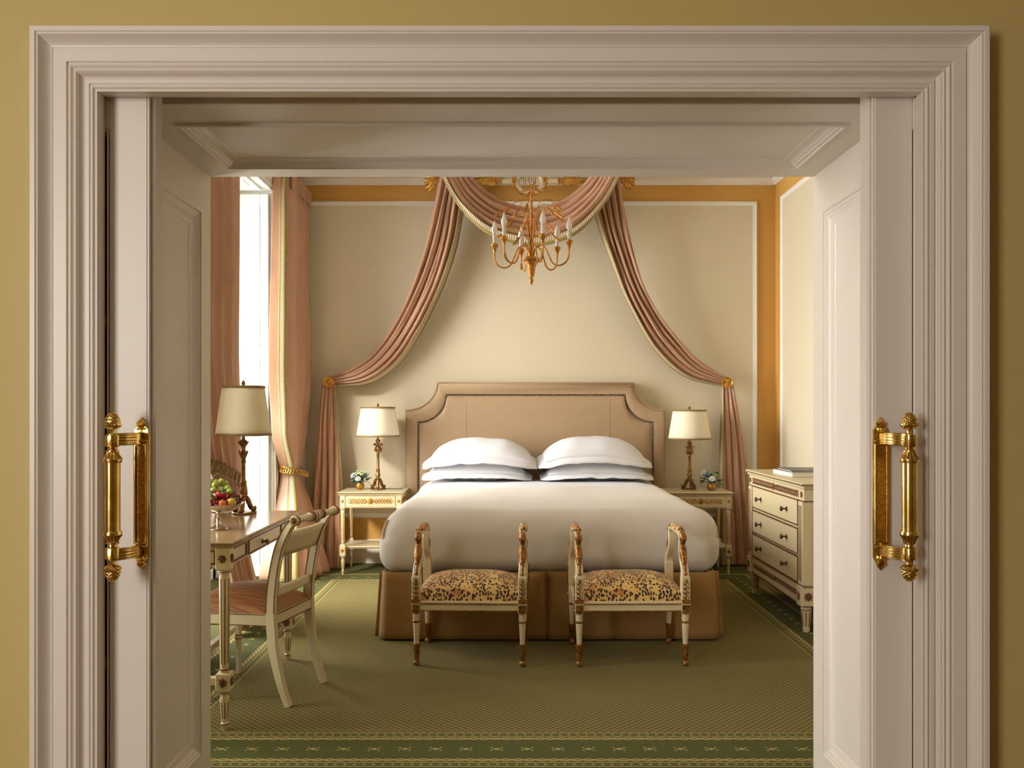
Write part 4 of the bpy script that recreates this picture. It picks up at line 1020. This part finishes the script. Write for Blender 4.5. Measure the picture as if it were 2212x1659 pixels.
# ------------------------------------------------------------------ stools at the foot of the bed
def stool(lab, x, y, rz):
    t = thing('upholstered_stool', lab, 'stool', (x, y, 0), rz, 'leopard print stools at the foot of the bed')
    fu, br = mt['furn'], mt['bronze']; a, b = .262, .205
    def leg(sx, sy):
        X, Y = sx*a, sy*b
        m = M(); m.lathe([(.011, .10), (.0125, .115), (.0150, .17), (.0185, .232), (.0185, .262)], 24, (X, Y, 0))
        m.cbox(X, Y, .352, .043, .043, .182, .003); L = m.out('leg', fu, t)
        m = M(); m.lathe([(.0185, .214), (.0205, .217), (.0205, .222), (.0185, .225)], 20, (X, Y, 0)); m.lathe([(.018, .258), (.022, .260), (.022, .268), (.018, .270)], 20, (X, Y, 0)); m.out('gilt_ring', br, L)
        m = M(); m.lathe([(.009, .026), (.0125, .034), (.0145, .075), (.0150, .098), (.0185, .103), (.0175, .110), (.012, .111)], 30, (X, Y, 0), lambda q, z, r: r*(1+.09*math.cos(6*q)*(1 if z > .03 else 0))); m.out('leaf_cuff', br, L, 50)
        m = M(); m.lathe([(.004, 0), (.012, .003), (.0165, .012), (.0155, .020), (.010, .027), (.008, .030)], 20, (X, Y, 0)); m.out('ball_foot', br, L)
        m = M()
        for v in ((0, sy, 0), (sx, 0, 0)):
            p = V(X, Y, 0)+Vector(v)*.0215
            put(m, (p.x, p.y, .285), v); m.box(-.019, .019, -.020, .020, -.001, .002, .001); rosette(m, .015, 8, .005)
            m.T = Matrix.Translation((p.x, p.y, .320)) @ facing(v); T0 = m.T.copy(); m.box(-.020, .020, -.008, .012, -.001, .003, .001)
            for i in range(4):
                for q in (-1, 1):
                    m.T = T0 @ Matrix.Translation((0, .012+i*.022, .001)) @ Matrix.Rotation(PI/2-q*.75, 4, 'Z'); m.leaf(.023, .010, .005)
            m.T = T0 @ Matrix.Translation((0, .09, .001)) @ Matrix.Rotation(PI/2, 4, 'Z'); m.leaf(.028, .016, .006); m.T = T0; m.tube([(0, 0, .002), (0, .095, .002)], .003, 6)
        m.out('carved_foliage', br, L)
        return L
    for sx in (-1, 1):
        for sy in (-1, 1): leg(sx, sy)
    for sy in (-1, 1):
        m = M(); m.box(-a+.02, a-.02, sy*b-.016, sy*b+.016, .272, .322, .003); r_ = m.out('seat_rail', fu, t)
        m = M()
        for z in (.275, .3085): m.sweep([(-a+.021, sy*(b+.0165), z), (a-.021, sy*(b+.0165), z)], (0, 1, 0), .004, .006, .001)
        m.out('gilt_line', br, r_)
    for sx in (-1, 1):
        m = M(); m.box(sx*a-.016, sx*a+.016, -b+.02, b-.02, .272, .322, .003); m.out('seat_rail', fu, t)
    def S(u, v):
        p, q = 2*u-1, 2*v-1
        e = max(0, 1-abs(p)**3.6)**.5*max(0, 1-abs(q)**3.6)**.5
        X = p*(a+.002); Y = q*(b+.006)
        return V(X, Y, .322+.070*e**.5+.038*(1-p**4*.7)*(1-q*q*.8)*e)
    m = M(); m.surf(S, 44, 36); m.box(-a+.01, a-.01, -b+.01, b-.01, .315, .326, 0); m.out('seat_cushion', mt['leopard'], t, 180)
    for sx in (-1, 1):                                    # lyre-shaped arms
        arm = bpy.data.objects.new('arm', None); C.collection.objects.link(arm); arm.parent = t; X = sx*(a-.001)
        for sy in (-1, 1):
            q = [V(X, sy*yy, z) for yy, z in ((.203, .442), (.200, .462), (.186, .485), (.150, .520), (.130, .558), (.128, .590), (.138, .616), (.130, .634), (.112, .640))]
            q = [cat(q, i/24) for i in range(25)]
            m = M(); m.sweep(q, (1, 0, 0), [.040-.008*min(1, i/10) for i in range(25)], [.036-.012*min(1, i/6) for i in range(25)], .004); m.out('arm_upright', fu, arm, 40)
            g = [V(X, sy*yy, z) for yy, z in ((.214, .456), (.207, .472), (.197, .490), (.180, .515), (.165, .542), (.154, .568), (.147, .590), (.152, .606), (.160, .622), (.150, .642), (.128, .651))]
            g = [cat(g, i/40) for i in range(41)]
            rr = [cat([.008, .0075, .009, .015, .0195, .0185, .0125, .0135, .0185, .0155, .010], i/40) for i in range(41)]
            m = M(); m.tube(g, rr, 12); m.ball(g[0], .0105, 10)
            for k in range(12):
                i = 10+k*2; p = g[i]; m.ball((p.x+(.006 if k % 2 else -.006), p.y+sy*rr[i]*.75, p.z), .006, 6)
            for k in (-1, 0, 1): m.tube([(X+k*.007, sy*.166, .612), (X+k*.008, sy*.170, .628), (X+k*.007, sy*.150, .655)], .0045, 6)
            m.out('carved_dolphin', br, arm, 60)
        m = M(); m.sweep([(X, -.125, .640), (X, -.07, .645), (X, .07, .645), (X, .125, .640)], (1, 0, 0), .036, .018, .004); m.out('arm_rail', fu, arm)
        m = M(); m.surf(lambda u, v: V(X+.022*math.cos(PI*v)*(1 if .02 < u < .98 else .8), lerp(-.102, .102, u), .650+.024*math.sin(PI*v)*min(1, 9*u, 9*(1-u))**.5), 20, 12); m.out('arm_pad', mt['leopard'], arm, 180)
    return t
stool('leopard print stool before the window half of the bed', -.203, 4.432, -.035)
stool('leopard print stool before the bed half nearest the chest of drawers', .590, 4.428, .015)

# ------------------------------------------------------------------ writing desk
dk = thing('writing_desk', 'cream writing desk with russet rosettes and one drawer by the window', 'desk', (-1.085, 3.335, 0))
DW, DL, DH = .56, 1.06, .7475
m = M(); m.box(-DW, 0, 0, DL, DH-.014, DH, .004); m.box(-DW+.008, -.008, .008, DL-.008, DH-.026, DH-.013, .005); tp = m.out('desk_top', mt['desk_top'], dk)
m = M(); edge_line(m, -DW, 0, 0, DL, DH-.007, .002); m.out('edge_line', mt['brownline'], tp)
z0, z1, i_ = .632, DH-.025, .026
m = M(); m.box(-DW+i_+.006, -i_-.006, i_+.006, DL-i_-.006, z0+.012, z1, .002); ap = m.out('apron', mt['furn'], dk)
m = M()
for (p, q, v) in (((-i_-.006), None, (1, 0, 0)), (None, i_+.006, (0, -1, 0))):
    put(m, (p if p is not None else -DW/2, q if q is not None else DL/2, 0), v); Lh = (DL if p is not None else DW)/2-i_-.055
    if p is not None:
        m.frame([(0, 0), (0, .004), (.004, .005), (.006, .001)], -Lh, -.27, z0+.022, z1-.012, lambda a, b, h: (a, b, h)); m.frame([(0, 0), (0, .004), (.004, .005), (.006, .001)], .27, Lh, z0+.022, z1-.012, lambda a, b, h: (a, b, h))
    else: m.frame([(0, 0), (0, .004), (.005, .005), (.007, .001)], -Lh, Lh, z0+.022, z1-.012, lambda a, b, h: (a, b, h))
m.out('panel_line', mt['brownline'], ap)
m = M(); m.box(-i_-.016, -i_-.001, DL/2-.25, DL/2+.25, z0+.020, z1-.006, .002); dr = m.out('drawer', mt['furn'], dk)
m = M(); put(m, (-i_-.001, DL/2, 0), (1, 0, 0)); m.frame([(0, 0), (0, .003), (.004, .004), (.007, .001)], -.25, .25, z0+.020, z1-.006, lambda a, b, h: (a, b, h)); m.out('drawer_line', mt['brownline'], dr)
m = M(); put(m, (-i_-.001, DL/2-.05, z0+.046), (1, 0, 0)); m.lathe([(.011, 0), (.010, .003), (.0045, .005), (.004, .014), (.010, .019), (.011, .024), (.007, .028), (0, .029)], 18); m.out('knob', mt['knob'], dr)
for x in (-i_-.026, -DW+i_+.026):
    for y in (i_+.026, DL-i_-.026):
        m = M(); m.cbox(x, y, (z0+z1)/2, .056, .056, z1-z0, .003); bl = m.out('corner_block', mt['furn'], dk)
        m = M()
        for v in ((1, 0, 0), (0, -1, 0)): put(m, (x+v[0]*.028, y+v[1]*.028, (z0+z1)/2), v); rosette(m, .019, 8, .006)
        m.out('carved_rosette', mt['brownline'], bl)
        column_leg(dk, x, y, z0, .226, .156, .0215, .0175, .0275, ('furn', 'brownline'))
m = M()
for y in (i_+.026, DL-i_-.026): m.box(-DW+i_+.05, -i_-.05, y-.014, y+.014, .176, .208, .003)
m.box(-DW/2-.016, -DW/2+.016, i_+.03, DL-i_-.03, .178, .206, .003); st = m.out('stretcher', mt['furn'], dk)

# ------------------------------------------------------------------ chair at the desk
ch = thing('desk_chair', 'cream chair with rolled crest rail and russet striped seat at the desk', 'chair', (-.985, 3.825, 0), math.atan2(-.955, -.225))
# local: +y forward ... built with forward = +y, width along x
ch.rotation_euler = (0, 0, math.atan2(.225, -.955)-PI/2)
hw = .172
for sx in (-1, 1):
    q = [V(sx*(hw+dx), yy, z) for dx, yy, z in ((-.004, -.075, 0), (-.002, -.040, .10), (0, -.012, .22), (.002, 0, .34), (.003, .002, .44), (.004, -.012, .56), (.005, -.040, .68), (.006, -.082, .765), (.006, -.112, .795))]
    q = [cat(q, i/36) for i in range(37)]
    th = [cat([.028, .033, .039, .043, .042, .040, .037, .033, .028], i/36) for i in range(37)]
    m = M(); m.sweep(q, (1, 0, 0), .028, th, .003); lg = m.out('back_leg', mt['furn'], ch, 40)
    m = M()
    for i_s, o_s in ((-1, 1), (1, 1)):
        pp = []
        for i in range(16, 37):
            T = (q[min(i+1, 36)]-q[i-1]).normalized(); N = V(0, -T.z, T.y); pp.append(q[i]+N*(th[i]/2-.002)*i_s+V(sx*.0143, 0, 0))
        m.tube(pp, .0022, 6)
        m.tube([p-V(sx*.0286, 0, 0) for p in pp], .0022, 6)
    m.out('russet_line', mt['brownline'], lg)
m = M(); cr = V(0, -.118, .796)
pr = [(0, -hw-.035), (.018, -hw-.034), (.022, -hw-.026), (.022, -hw-.014), (.015, -hw-.008), (.017, -hw+.016), (.013, -hw+.022), (.0155, -.09), (.0155, -.075)]
m.at(cr, (0, PI/2, 0)); full = pr+[(.012, -.07), (.020, -.062), (.014, -.052), (.021, -.03), (.022, 0), (.021, .03), (.014, .052), (.020, .062), (.012, .07)]+[(r, -z) for r, z in pr[::-1]]
m.lathe(full, 24); m.at(); cb = m.out('crest_rail', mt['furn'], ch)
m = M(); m.at(cr, (0, PI/2, 0))
for z in (-hw-.020, hw+.020): m.lathe([(.0200, z-.008), (.0228, z-.006), (.0228, z+.006), (.0200, z+.008)], 24)
for z in (-.058, -.036, -.014, .014, .036, .058): m.lathe([(.012, z-.006), (.0218, z-.004), (.0222, z+.004), (.012, z+.006)], 24)
m.at((cr.x-hw-.035, cr.y, cr.z), (0, -PI/2, 0)); rosette(m, .018, 8, .004); m.at((cr.x+hw+.035, cr.y, cr.z), (0, PI/2, 0)); rosette(m, .018, 8, .004)
m.out('gilt_turning', mt['brownline'], cb)
def rail(name, z0, z1, y0, y1, bow):
    m = M()
    m.surf(lambda u, v: V(lerp(-hw, hw, u), lerp(y0, y1, v)-bow*(1-(2*u-1)**2), lerp(z0, z1, v)), 16, 4); o = m.out(name, mt['furn'], ch, 60); return solid(o, .018)
rail('back_panel', .640, .742, -.026, -.070, .012); rail('back_rail', .462, .500, .0, -.002, .010)
sf, sb = .205, .172; sd = .385
m = M()
for sx in (-1, 1): m.sweep([(sx*sb, 0, .365), (sx*sf, sd, .365)], (0, 0, 1), .050, .026, .003)
m.sweep([(-sf, sd, .365), (sf, sd, .365)], (0, 0, 1), .050, .026, .003); m.sweep([(-sb, 0, .365), (sb, 0, .365)], (0, 0, 1), .050, .026, .003); sr = m.out('seat_rail', mt['furn'], ch)
m = M()
for sx in (-1, 1):
    for z in (.343, .388): m.sweep([(sx*(sb+.013), .02, z), (sx*(sf+.013), sd, z)], (0, 0, 1), .004, .004, .001)
m.sweep([(-sb, -.014, .388), (sb, -.014, .388)], (0, 0, 1), .005, .004, .001); m.sweep([(-sb, -.014, .343), (sb, -.014, .343)], (0, 0, 1), .005, .004, .001); m.out('russet_line', mt['brownline'], sr)
def S(u, v):
    p, q = 2*u-1, v; w_ = lerp(sb-.002, sf+.008, q); e = max(0, 1-abs(p)**3)**.5*max(0, 1-abs(2*q-1)**4)**.5
    return V(p*w_, lerp(-.004, sd+.016, q), .388+.042*e**.7+.055*e*(1-.7*p*p)*(1-.5*(2*q-1)**2))
m = M(); m.surf(S, 40, 36); m.box(-sb+.02, sb-.02, .02, sd, .37, .392, 0); m.out('seat_cushion', mt['seat'], ch, 180)
for sx in (-1, 1):
    m = M(); m.lathe([(.010, 0), (.0115, .012), (.0135, .16), (.0175, .165), (.0175, .172), (.0145, .176), (.0175, .182), (.0175, .188), (.0145, .193), (.0165, .30), (.020, .34), (.021, .39)], 20, (sx*sf, sd, 0)); L = m.out('front_leg', mt['furn'], ch)
    m = M()
    for z in (.1685, .185): m.lathe([(.0165, z-.003), (.0182, z-.0015), (.0182, z+.0015), (.0165, z+.003)], 20, (sx*sf, sd, 0))
    m.out('russet_ring', mt['brownline'], L)

# ------------------------------------------------------------------ chest of drawers
cd = thing('chest_of_drawers', 'cream chest of three drawers with carved laurel friezes against the right wall', 'chest', (1.645, 5.395, 0))
L2, D2, H2 = .555, .50, .850                              # half length along y, depth, height; front faces -x
m = M(); m.box(-.018, D2, -L2-.03, L2+.03, H2-.018, H2, .005); m.box(-.006, D2, -L2-.018, L2+.018, H2-.034, H2-.017, .006); tp = m.out('chest_top', mt['furn'], cd)
m = M(); m.sweep([(-.019, -L2-.031, H2-.009), (-.019, L2+.031, H2-.009)], (0, 0, 1), .005, .004, .001); m.sweep([(-.019, -L2-.031, H2-.009), (D2, -L2-.031, H2-.009)], (0, 0, 1), .005, .004, .001); m.out('beaded_edge', mt['brownline'], tp)
m = M(); m.box(.012, D2, -L2+.01, L2-.01, .165, .745, .002); m.box(.004, D2, -L2, L2, .745, H2-.033, .003); m.box(.010, D2, -L2+.005, L2-.005, .150, .262, .003); m.out('carcass', mt['furn'], cd)
for nm, zc, hg in (('frieze_carving', .782, .052), ('base_carving', .205, .046)):
    m = M(); put(m, (.004 if zc > .5 else .010, 0, zc), (-1, 0, 0)); laurel(m, 2*L2-.17, hg, .026, .006)
    for q in (-1, 1):
        if zc > .5: m.T = Matrix.Translation((.004, q*(L2-.035), zc)) @ facing((-1, 0, 0)); rosette(m, .020, 8, .006)
    m.out(nm, mt['brownline'], cd)
m = M()
for z in (.747, .262, .152): m.sweep([(.003, -L2, z), (.003, L2, z)], (0, 0, 1), .005, .004, .001); m.sweep([(.003, -L2-.0015, z), (D2, -L2-.0015, z)], (0, 0, 1), .005, .004, .001)
m.out('russet_line', mt['brownline'], cd)
dh = .150
for k, zb in enumerate((.598, .432, .270)):
    m = M(); m.box(.0, .03, -L2+.088, L2-.088, zb, zb+dh, .003); dr = m.out('drawer', mt['furn'], cd)
    m = M(); put(m, (0, 0, 0), (-1, 0, 0)); m.frame([(-.001, -.006), (-.001, .003), (.002, .0045), (.005, .003), (.007, .0005)], -L2+.088, L2-.088, zb, zb+dh, lambda a, b, h: (a, b, h)); m.out('drawer_moulding', mt['brownline'], dr)
    for q in (-.265, .265):
        m = M(); put(m, (0, q, zb+dh/2), (-1, 0, 0)); m.lathe([(.015, 0), (.014, .003), (.0055, .006), (.005, .022), (.013, .027), (.0155, .032), (.0135, .037), (.006, .040), (0, .041)], 20, mod=lambda a, z, r: r*(1+.06*math.cos(8*a)) if z > .024 else r); m.out('knob', mt['knob'], dr)
for q in (-1, 1):                                         # fluted corner posts and feet
    y = q*(L2-.040)
    m = M(); m.box(-.004, .07, y-.036, y+.036, .268, .742, .004); ps = m.out('corner_post', mt['furn'], cd)
    m = M()
    for o_ in (-.02, 0, .02): m.sweep([(-.0045, y+o_, .29), (-.0045, y+o_, .72)], (0, 1, 0), .006, .003, .001)
    tag(m.out('gilt_fluting', mt['brownline'], ps), kind='stuff')
    m = M(); m.box(-.012, .075, y-.040, y+.040, .150, .262, .004); bl = m.out('corner_block', mt['furn'], cd)
    m = M(); put(m, (-.012, y, .206), (-1, 0, 0)); rosette(m, .028, 8, .006); put(m, (.03, y+q*.040, .206), (0, q, 0)); rosette(m, .028, 8, .006); m.out('carved_rosette', mt['brownline'], bl)
    for X in (.032, D2-.045):
        m = M(); m.lathe([(.017, 0), (.019, .006), (.021, .012), (.020, .03), (.029, .118), (.032, .124), (.032, .132), (.027, .138), (.030, .150)], 24, (X, y, 0)); lg = m.out('leg', mt['furn'], cd)
        m = M(); flutes(m, X, y, .0205, .0288, .034, .114, 8, .006); m.lathe([(.030, .124), (.0332, .126), (.0332, .130), (.030, .132)], 20, (X, y, 0)); tag(m.out('gilt_fluting', mt['brownline'], lg), kind='stuff')
m = M(); put(m, (.25, -L2-.0005, .505), (0, -1, 0)); m.frame([(0, 0), (0, .004), (.005, .005), (.008, 0)], -.19, .19, -.20, .20, lambda a, b, h: (a, b, h)); m.out('side_panel', mt['brownline'], cd)
def book(lab, x, y, z, w_, l_, h, rz, mat):
    t = thing('book', lab, 'book', (x, y, z), rz, 'books on the chest of drawers')
    m = M(); m.box(-w_/2+.003, w_/2-.004, -l_/2+.004, l_/2-.004, .003, h-.003, 0); m.out('page_block', mt['paper'], t)
    m = M(); m.box(-w_/2, w_/2, -l_/2, l_/2, 0, .003, .001); m.box(-w_/2, w_/2, -l_/2, l_/2, h-.003, h, .001); m.box(w_/2-.004, w_/2, -l_/2, l_/2, 0, h, .001); m.out('cover', mt[mat], t)
book('thick grey art book lying on the chest of drawers', 1.845, 5.43, H2, .27, .34, .030, .05, 'bookgrey')
book('thin dark magazine on top of the grey book', 1.855, 5.44, H2+.030, .25, .32, .010, -.04, 'bookdark')

# ------------------------------------------------------------------ fruit on a silver stand
fz = .7475; fx, fy = -1.268, 3.70
fb = thing('fruit_stand', 'silver footed dish heaped with fruit on the desk', 'dish', (fx, fy, fz))
m = M(); m.lathe([(.048, 0), (.050, .004), (.044, .010), (.026, .014), (.012, .022), (.009, .035), (.013, .042), (.008, .050), (.009, .062), (.016, .072)], 32); m.out('foot', mt['silver'], fb)
m = M(); m.lathe([(.014, .070), (.050, .074), (.085, .090), (.104, .108), (.107, .112), (.104, .113), (.098, .108), (.080, .094), (.048, .080), (0, .078)], 40); m.out('bowl', mt['silver'], fb)
def fruit(name, lab, cat_, x, y, z, grp=None): return thing(name, lab, cat_, (fx+x, fy+y, fz+z), 0, grp)
R = random.Random(5)
g = fruit('grape_bunch', 'bunch of pale green grapes on top of the fruit', 'grapes', -.035, .012, .17)
m = M(); m.ball((0, 0, 0), .0145, 14); o = m.out('grape', mt['grape'], g, 180); gm = o.data; o.location = (0, 0, .02)
for p in ((.02, -.03, .0), (.045, -.005, .0), (.035, .028, .006), (.07, .0, .005), (-.02, -.02, .01), (.015, .012, .03), (.04, .01, .034), (-.005, -.01, .036), (.055, .022, .022), (-.03, .015, .012), (.0, -.045, -.01), (-.025, -.045, -.005), (.083, -.012, -.008), (.02, -.012, .022)): piece('grape', gm, g, p)
m = M(); m.tube([(0, 0, .03), (.01, .01, .06), (.03, .02, .07)], .0022, 6); m.out('stalk', mt['pine'], g)
def berry(lab, x, y, z, rot, s_):
    t = fruit('strawberry', lab, 'strawberry', x, y, z, 'strawberries on the fruit stand'); t.rotation_euler = rot; t.scale = (s_,)*3
    m = M(); m.lathe([(0, -.030), (.006, -.027), (.014, -.014), (.019, .0), (.019, .008), (.012, .015), (0, .017)], 18, mod=lambda a, z, r: r*(1+.03*math.sin(9*a+z*400))); m.out('flesh', mt['straw'], t)
    m = M()
    for k in range(6): m.T = Matrix.Rotation(k*PI/3, 4, 'Z') @ Matrix.Translation((.002, 0, .016)); m.leaf(.018, .009, .003)
    m.T = Matrix.Identity(4); m.tube([(0, 0, .016), (0, 0, .026)], .0015, 6); m.out('calyx', mt['leafg'], t)
berry('large strawberry standing against the grapes', .022, -.03, .152, (.4, .3, 0), 1.15); berry('strawberry leaning toward the camera with its leaves up', -.012, -.06, .136, (.9, -.2, .3), 1.1); berry('strawberry lying behind the others near the lamp side', .052, .01, .145, (.2, .8, .4), 1.05)
t = fruit('plum', 'dark red plum at the lamp side of the fruit', 'plum', .068, -.012, .125); m = M(); m.ball((0, 0, 0), .024, 18, (1, 1, .95)); m.out('flesh', mt['plum'], t, 180); m = M(); m.tube([(0, 0, .02), (.003, 0, .032)], .0015, 6); m.out('stalk', mt['pine'], t)
t = fruit('apple', 'small yellow apple with a leaf at the rim', 'apple', .070, -.045, .120); m = M(); m.lathe([(0, -.017), (.008, -.020), (.018, -.012), (.021, .002), (.016, .015), (.006, .018), (0, .013)], 20); m.out('flesh', mt['apple'], t, 180); m = M(); m.at((0, 0, .012), (0, -.3, .2)); m.leaf(.035, .018, .003); m.out('leaf', mt['leafg'], t)
t = fruit('apricot', 'orange apricot at the rim of the dish', 'apricot', .040, -.070, .117); m = M(); m.ball((0, 0, 0), .018, 18, (1, 1, .92)); m.out('flesh', mt['peach'], t, 180); m = M(); m.tube([(0, 0, .015), (.002, 0, .022)], .0015, 6); m.out('stalk', mt['pine'], t)
t = fruit('lime', 'green fig at the wall side of the fruit', 'fig', -.075, -.035, .125); m = M(); m.lathe([(0, -.024), (.012, -.018), (.021, -.004), (.019, .008), (.008, .022), (0, .028)], 16); m.out('flesh', mt['grape'], t, 180); m = M(); m.tube([(0, 0, .026), (.003, 0, .036)], .002, 6); m.out('stalk', mt['pine'], t); t.name = 'fig'
cu = fruit('redcurrants', 'sprays of red currants spilling over the front rim', 'currants', 0, -.07, .112); cu.name = 'redcurrant_spray'
m = M(); m.ball((0, 0, 0), .0062, 10); o = m.out('currant', mt['currant'], cu, 180); cm = o.data; o.location = (0, -.01, .004)
for k in range(60):
    a = R.uniform(-2.9, .4); rr = R.uniform(.055, .092); p = V(rr*math.cos(a), rr*math.sin(a)+.07, R.uniform(-.004, .016)+.010*(1-(rr-.055)/.04)); piece('currant', cm, cu, p)
for k in range(26): piece('currant', cm, cu, V(.075+R.uniform(-.02, .022), .075+R.uniform(-.03, .03), R.uniform(.002, .045)))
m = M(); m.tube([(-.08, .03, .0), (-.03, -.015, .008), (.03, -.01, .008), (.08, .03, .0)], .0012, 5); m.out('stalk', mt['leafg'], cu)
t = fruit('fruit_heap', 'dark cherries filling the middle of the dish', 'cherries', 0, 0, .105)
m = M(); m.ball((0, 0, 0), .0125, 12); o = m.out('cherry', mt['plum'], t, 180); cm2 = o.data; o.location = (0, 0, .0)
for k in range(22):
    a = k*2.4; rr = .016*math.sqrt(k); piece('cherry', cm2, t, V(rr*math.cos(a), rr*math.sin(a), .008+.012*(1-rr/.08)+(k % 3)*.005))
t.name = 'cherry_heap'

# ------------------------------------------------------------------ chandelier
cl = at(1148, 530, 5.0); cz = cl.z
cn = thing('chandelier', 'gilt wheat sheaf chandelier with six candle lights hanging before the bed', 'chandelier', (cl.x, 5.0, 0))
gm_ = mt['chand']
m = M(); m.lathe([(.0, 1.995), (.006, 1.996), (.009, 2.002), (.007, 2.008), (.012, 2.014), (.013, 2.022), (.010, 2.030), (.008, 2.034), (.011, 2.038), (.013, 2.045)], 20); m.out('drop_finial', gm_, cn)
m = M(); m.lathe([(.013, 2.043), (.017, 2.058), (.019, 2.074), (.022, 2.082), (.018, 2.086), (.023, 2.100), (.031, 2.118), (.038, 2.130), (.034, 2.134)], 48, mod=lambda a, z, r: r*(1+.07*abs(math.cos(6*a)))); m.out('fluted_cup', gm_, cn, 50)
m = M(); m.lathe([(.030, 2.132), (.048, 2.134), (.052, 2.140), (.050, 2.146), (.044, 2.150), (.040, 2.156), (.020, 2.160), (.010, 2.166)], 40); m.out('collar', gm_, cn)
m = M(); m.lathe([(.0065, 2.15), (.0065, 2.56)], 14); m.out('stem', gm_, cn)
m = M(); m.tube([(.022*math.cos(2*PI*i/20), 0, 2.605+.028*math.sin(2*PI*i/20)) for i in range(20)], .004, 8, True); m.lathe([(.009, 2.552), (.012, 2.558), (.007, 2.566), (.005, 2.578)], 12); m.out('hanging_ring', gm_, cn)
m = M(); z = 2.64; k = 0
while z < 3.14: m.tube([((.009*math.cos(2*PI*i/12) if k % 2 else 0), (0 if k % 2 else .009*math.cos(2*PI*i/12)), z+.016*math.sin(2*PI*i/12)) for i in range(12)], .0025, 6, True); z += .027; k += 1
m.out('chain', gm_, cn)
m = M(); m.lathe([(.0, 3.10), (.03, 3.105), (.045, 3.13), (.05, 3.17)], 20); m.out('ceiling_rose', gm_, cn)
for ang in (-75, -15, 45, 105, 165, 225):
    a = math.radians(ang); c, s_ = math.cos(a), math.sin(a); P_ = lambda r, z: V(c*r, s_*r, z)
    q = [P_(r, z) for r, z in ((.012, 2.150), (.020, 2.190), (.045, 2.222), (.078, 2.212), (.102, 2.165), (.125, 2.118), (.160, 2.100), (.198, 2.112), (.220, 2.142), (.224, 2.180), (.224, 2.205))]
    q = [cat(q, i/50) for i in range(51)]
    m = M(); m.tube(q, .0048, 10); ar = m.out('candle_arm', gm_, cn, 60)
    m = M()
    for i in range(28, 42, 2):
        for sd_ in (-1, 1):
            T = (q[i+1]-q[i]).normalized(); m.T = Matrix.Translation(q[i]) @ Vector(T).to_track_quat('X', 'Z').to_matrix().to_4x4() @ Matrix.Rotation(sd_*1.2, 4, 'X') @ Matrix.Rotation(-.6, 4, 'Y'); m.leaf(.020, .008, .003)
    m.out('arm_leaf', gm_, ar)
    bc_ = (c*.224, s_*.224, 0)
    m = M(); m.lathe([(.006, 2.196), (.010, 2.206), (.009, 2.212), (.014, 2.220), (.019, 2.226), (.018, 2.230), (.023, 2.236), (.0235, 2.240), (.016, 2.246), (.011, 2.250)], 22, bc_); m.out('candle_cup', gm_, ar)
    m = M(); m.lathe([(.0112, 2.246), (.0112, 2.298), (.0095, 2.300), (.0095, 2.304)], 18, bc_); m.out('candle_sleeve', mt['candle'], ar)
    lean = .004*math.sin(ang)
    m = M(); m.lathe([(.009, 2.300), (.0150, 2.312), (.0178, 2.325), (.0160, 2.341), (.0100, 2.356), (.0045, 2.368), (.002, 2.380), (0, 2.388)], 18, bc_); m.out('flame_bulb', mt['bulb'], ar, 180)
R = random.Random(9)
EAR = None
for k, (ang, z0, zt, rr) in enumerate(((170, 2.30, 2.475, .115), (185, 2.28, 2.44, .16), (150, 2.25, 2.40, .115), (200, 2.22, 2.375, .125), (210, 2.20, 2.30, .165), (230, 2.18, 2.265, .11), (10, 2.30, 2.49, .13), (-8, 2.28, 2.455, .12), (20, 2.28, 2.43, .15), (-25, 2.27, 2.42, .14), (5, 2.22, 2.375, .085), (-35, 2.2, 2.29, .13), (60, 2.25, 2.44, .09), (110, 2.25, 2.40, .10), (250, 2.3, 2.46, .07), (290, 2.25, 2.36, .07), (130, 2.3, 2.48, .11), (320, 2.3, 2.44, .11))):
    a = math.radians(ang); c, s_ = math.cos(a), math.sin(a); P_ = lambda r, z: V(c*r, s_*r, z)
    q = [P_(.008, 2.16), P_(.011, lerp(2.16, zt, .45)), P_(.020+.08*rr, lerp(2.16, zt, .8)), P_(rr*.45, zt), P_(rr*.8, zt+.006), P_(rr, zt-.010)]
    q = [cat(q, i/30) for i in range(31)]
    m = M(); m.tube(q, .0021, 6); ws = m.out('wheat_stalk', gm_, cn)
    d = (q[-1]-q[-4]).normalized()
    if EAR is None:
        m = M()
        for i in range(7):
            for sg in (-1, 1):
                m.T = Matrix.Translation((i*.0075, 0, 0)) @ Matrix.Rotation(sg*.45, 4, 'Z'); m.leaf(.015, .0075, .005); m.T = m.T @ Matrix.Rotation(PI, 4, 'X'); m.leaf(.015, .0075, .005)
        m.T = Matrix.Identity(4); m.tube([(0, 0, 0), (.07, 0, 0)], [.003, .0006], 6); o = m.out('wheat_ear', gm_, ws, 40); EAR = o.data
    else: o = piece('wheat_ear', EAR, ws, (0, 0, 0))
    o.scale = (1.25,)*3; o.location = q[-1]; o.rotation_euler = d.to_track_quat('X', 'Z').to_euler()
for k in range(7):
    m = M(); a = k*2*PI/7+.3
    m.T = Matrix.Rotation(a, 4, 'Z') @ Matrix.Translation((.006, 0, 2.55)) @ Matrix.Rotation(.15+.25*(k % 3), 4, 'Y'); m.leaf(.062, .016, .006); m.out('leaf', gm_, cn, 0)
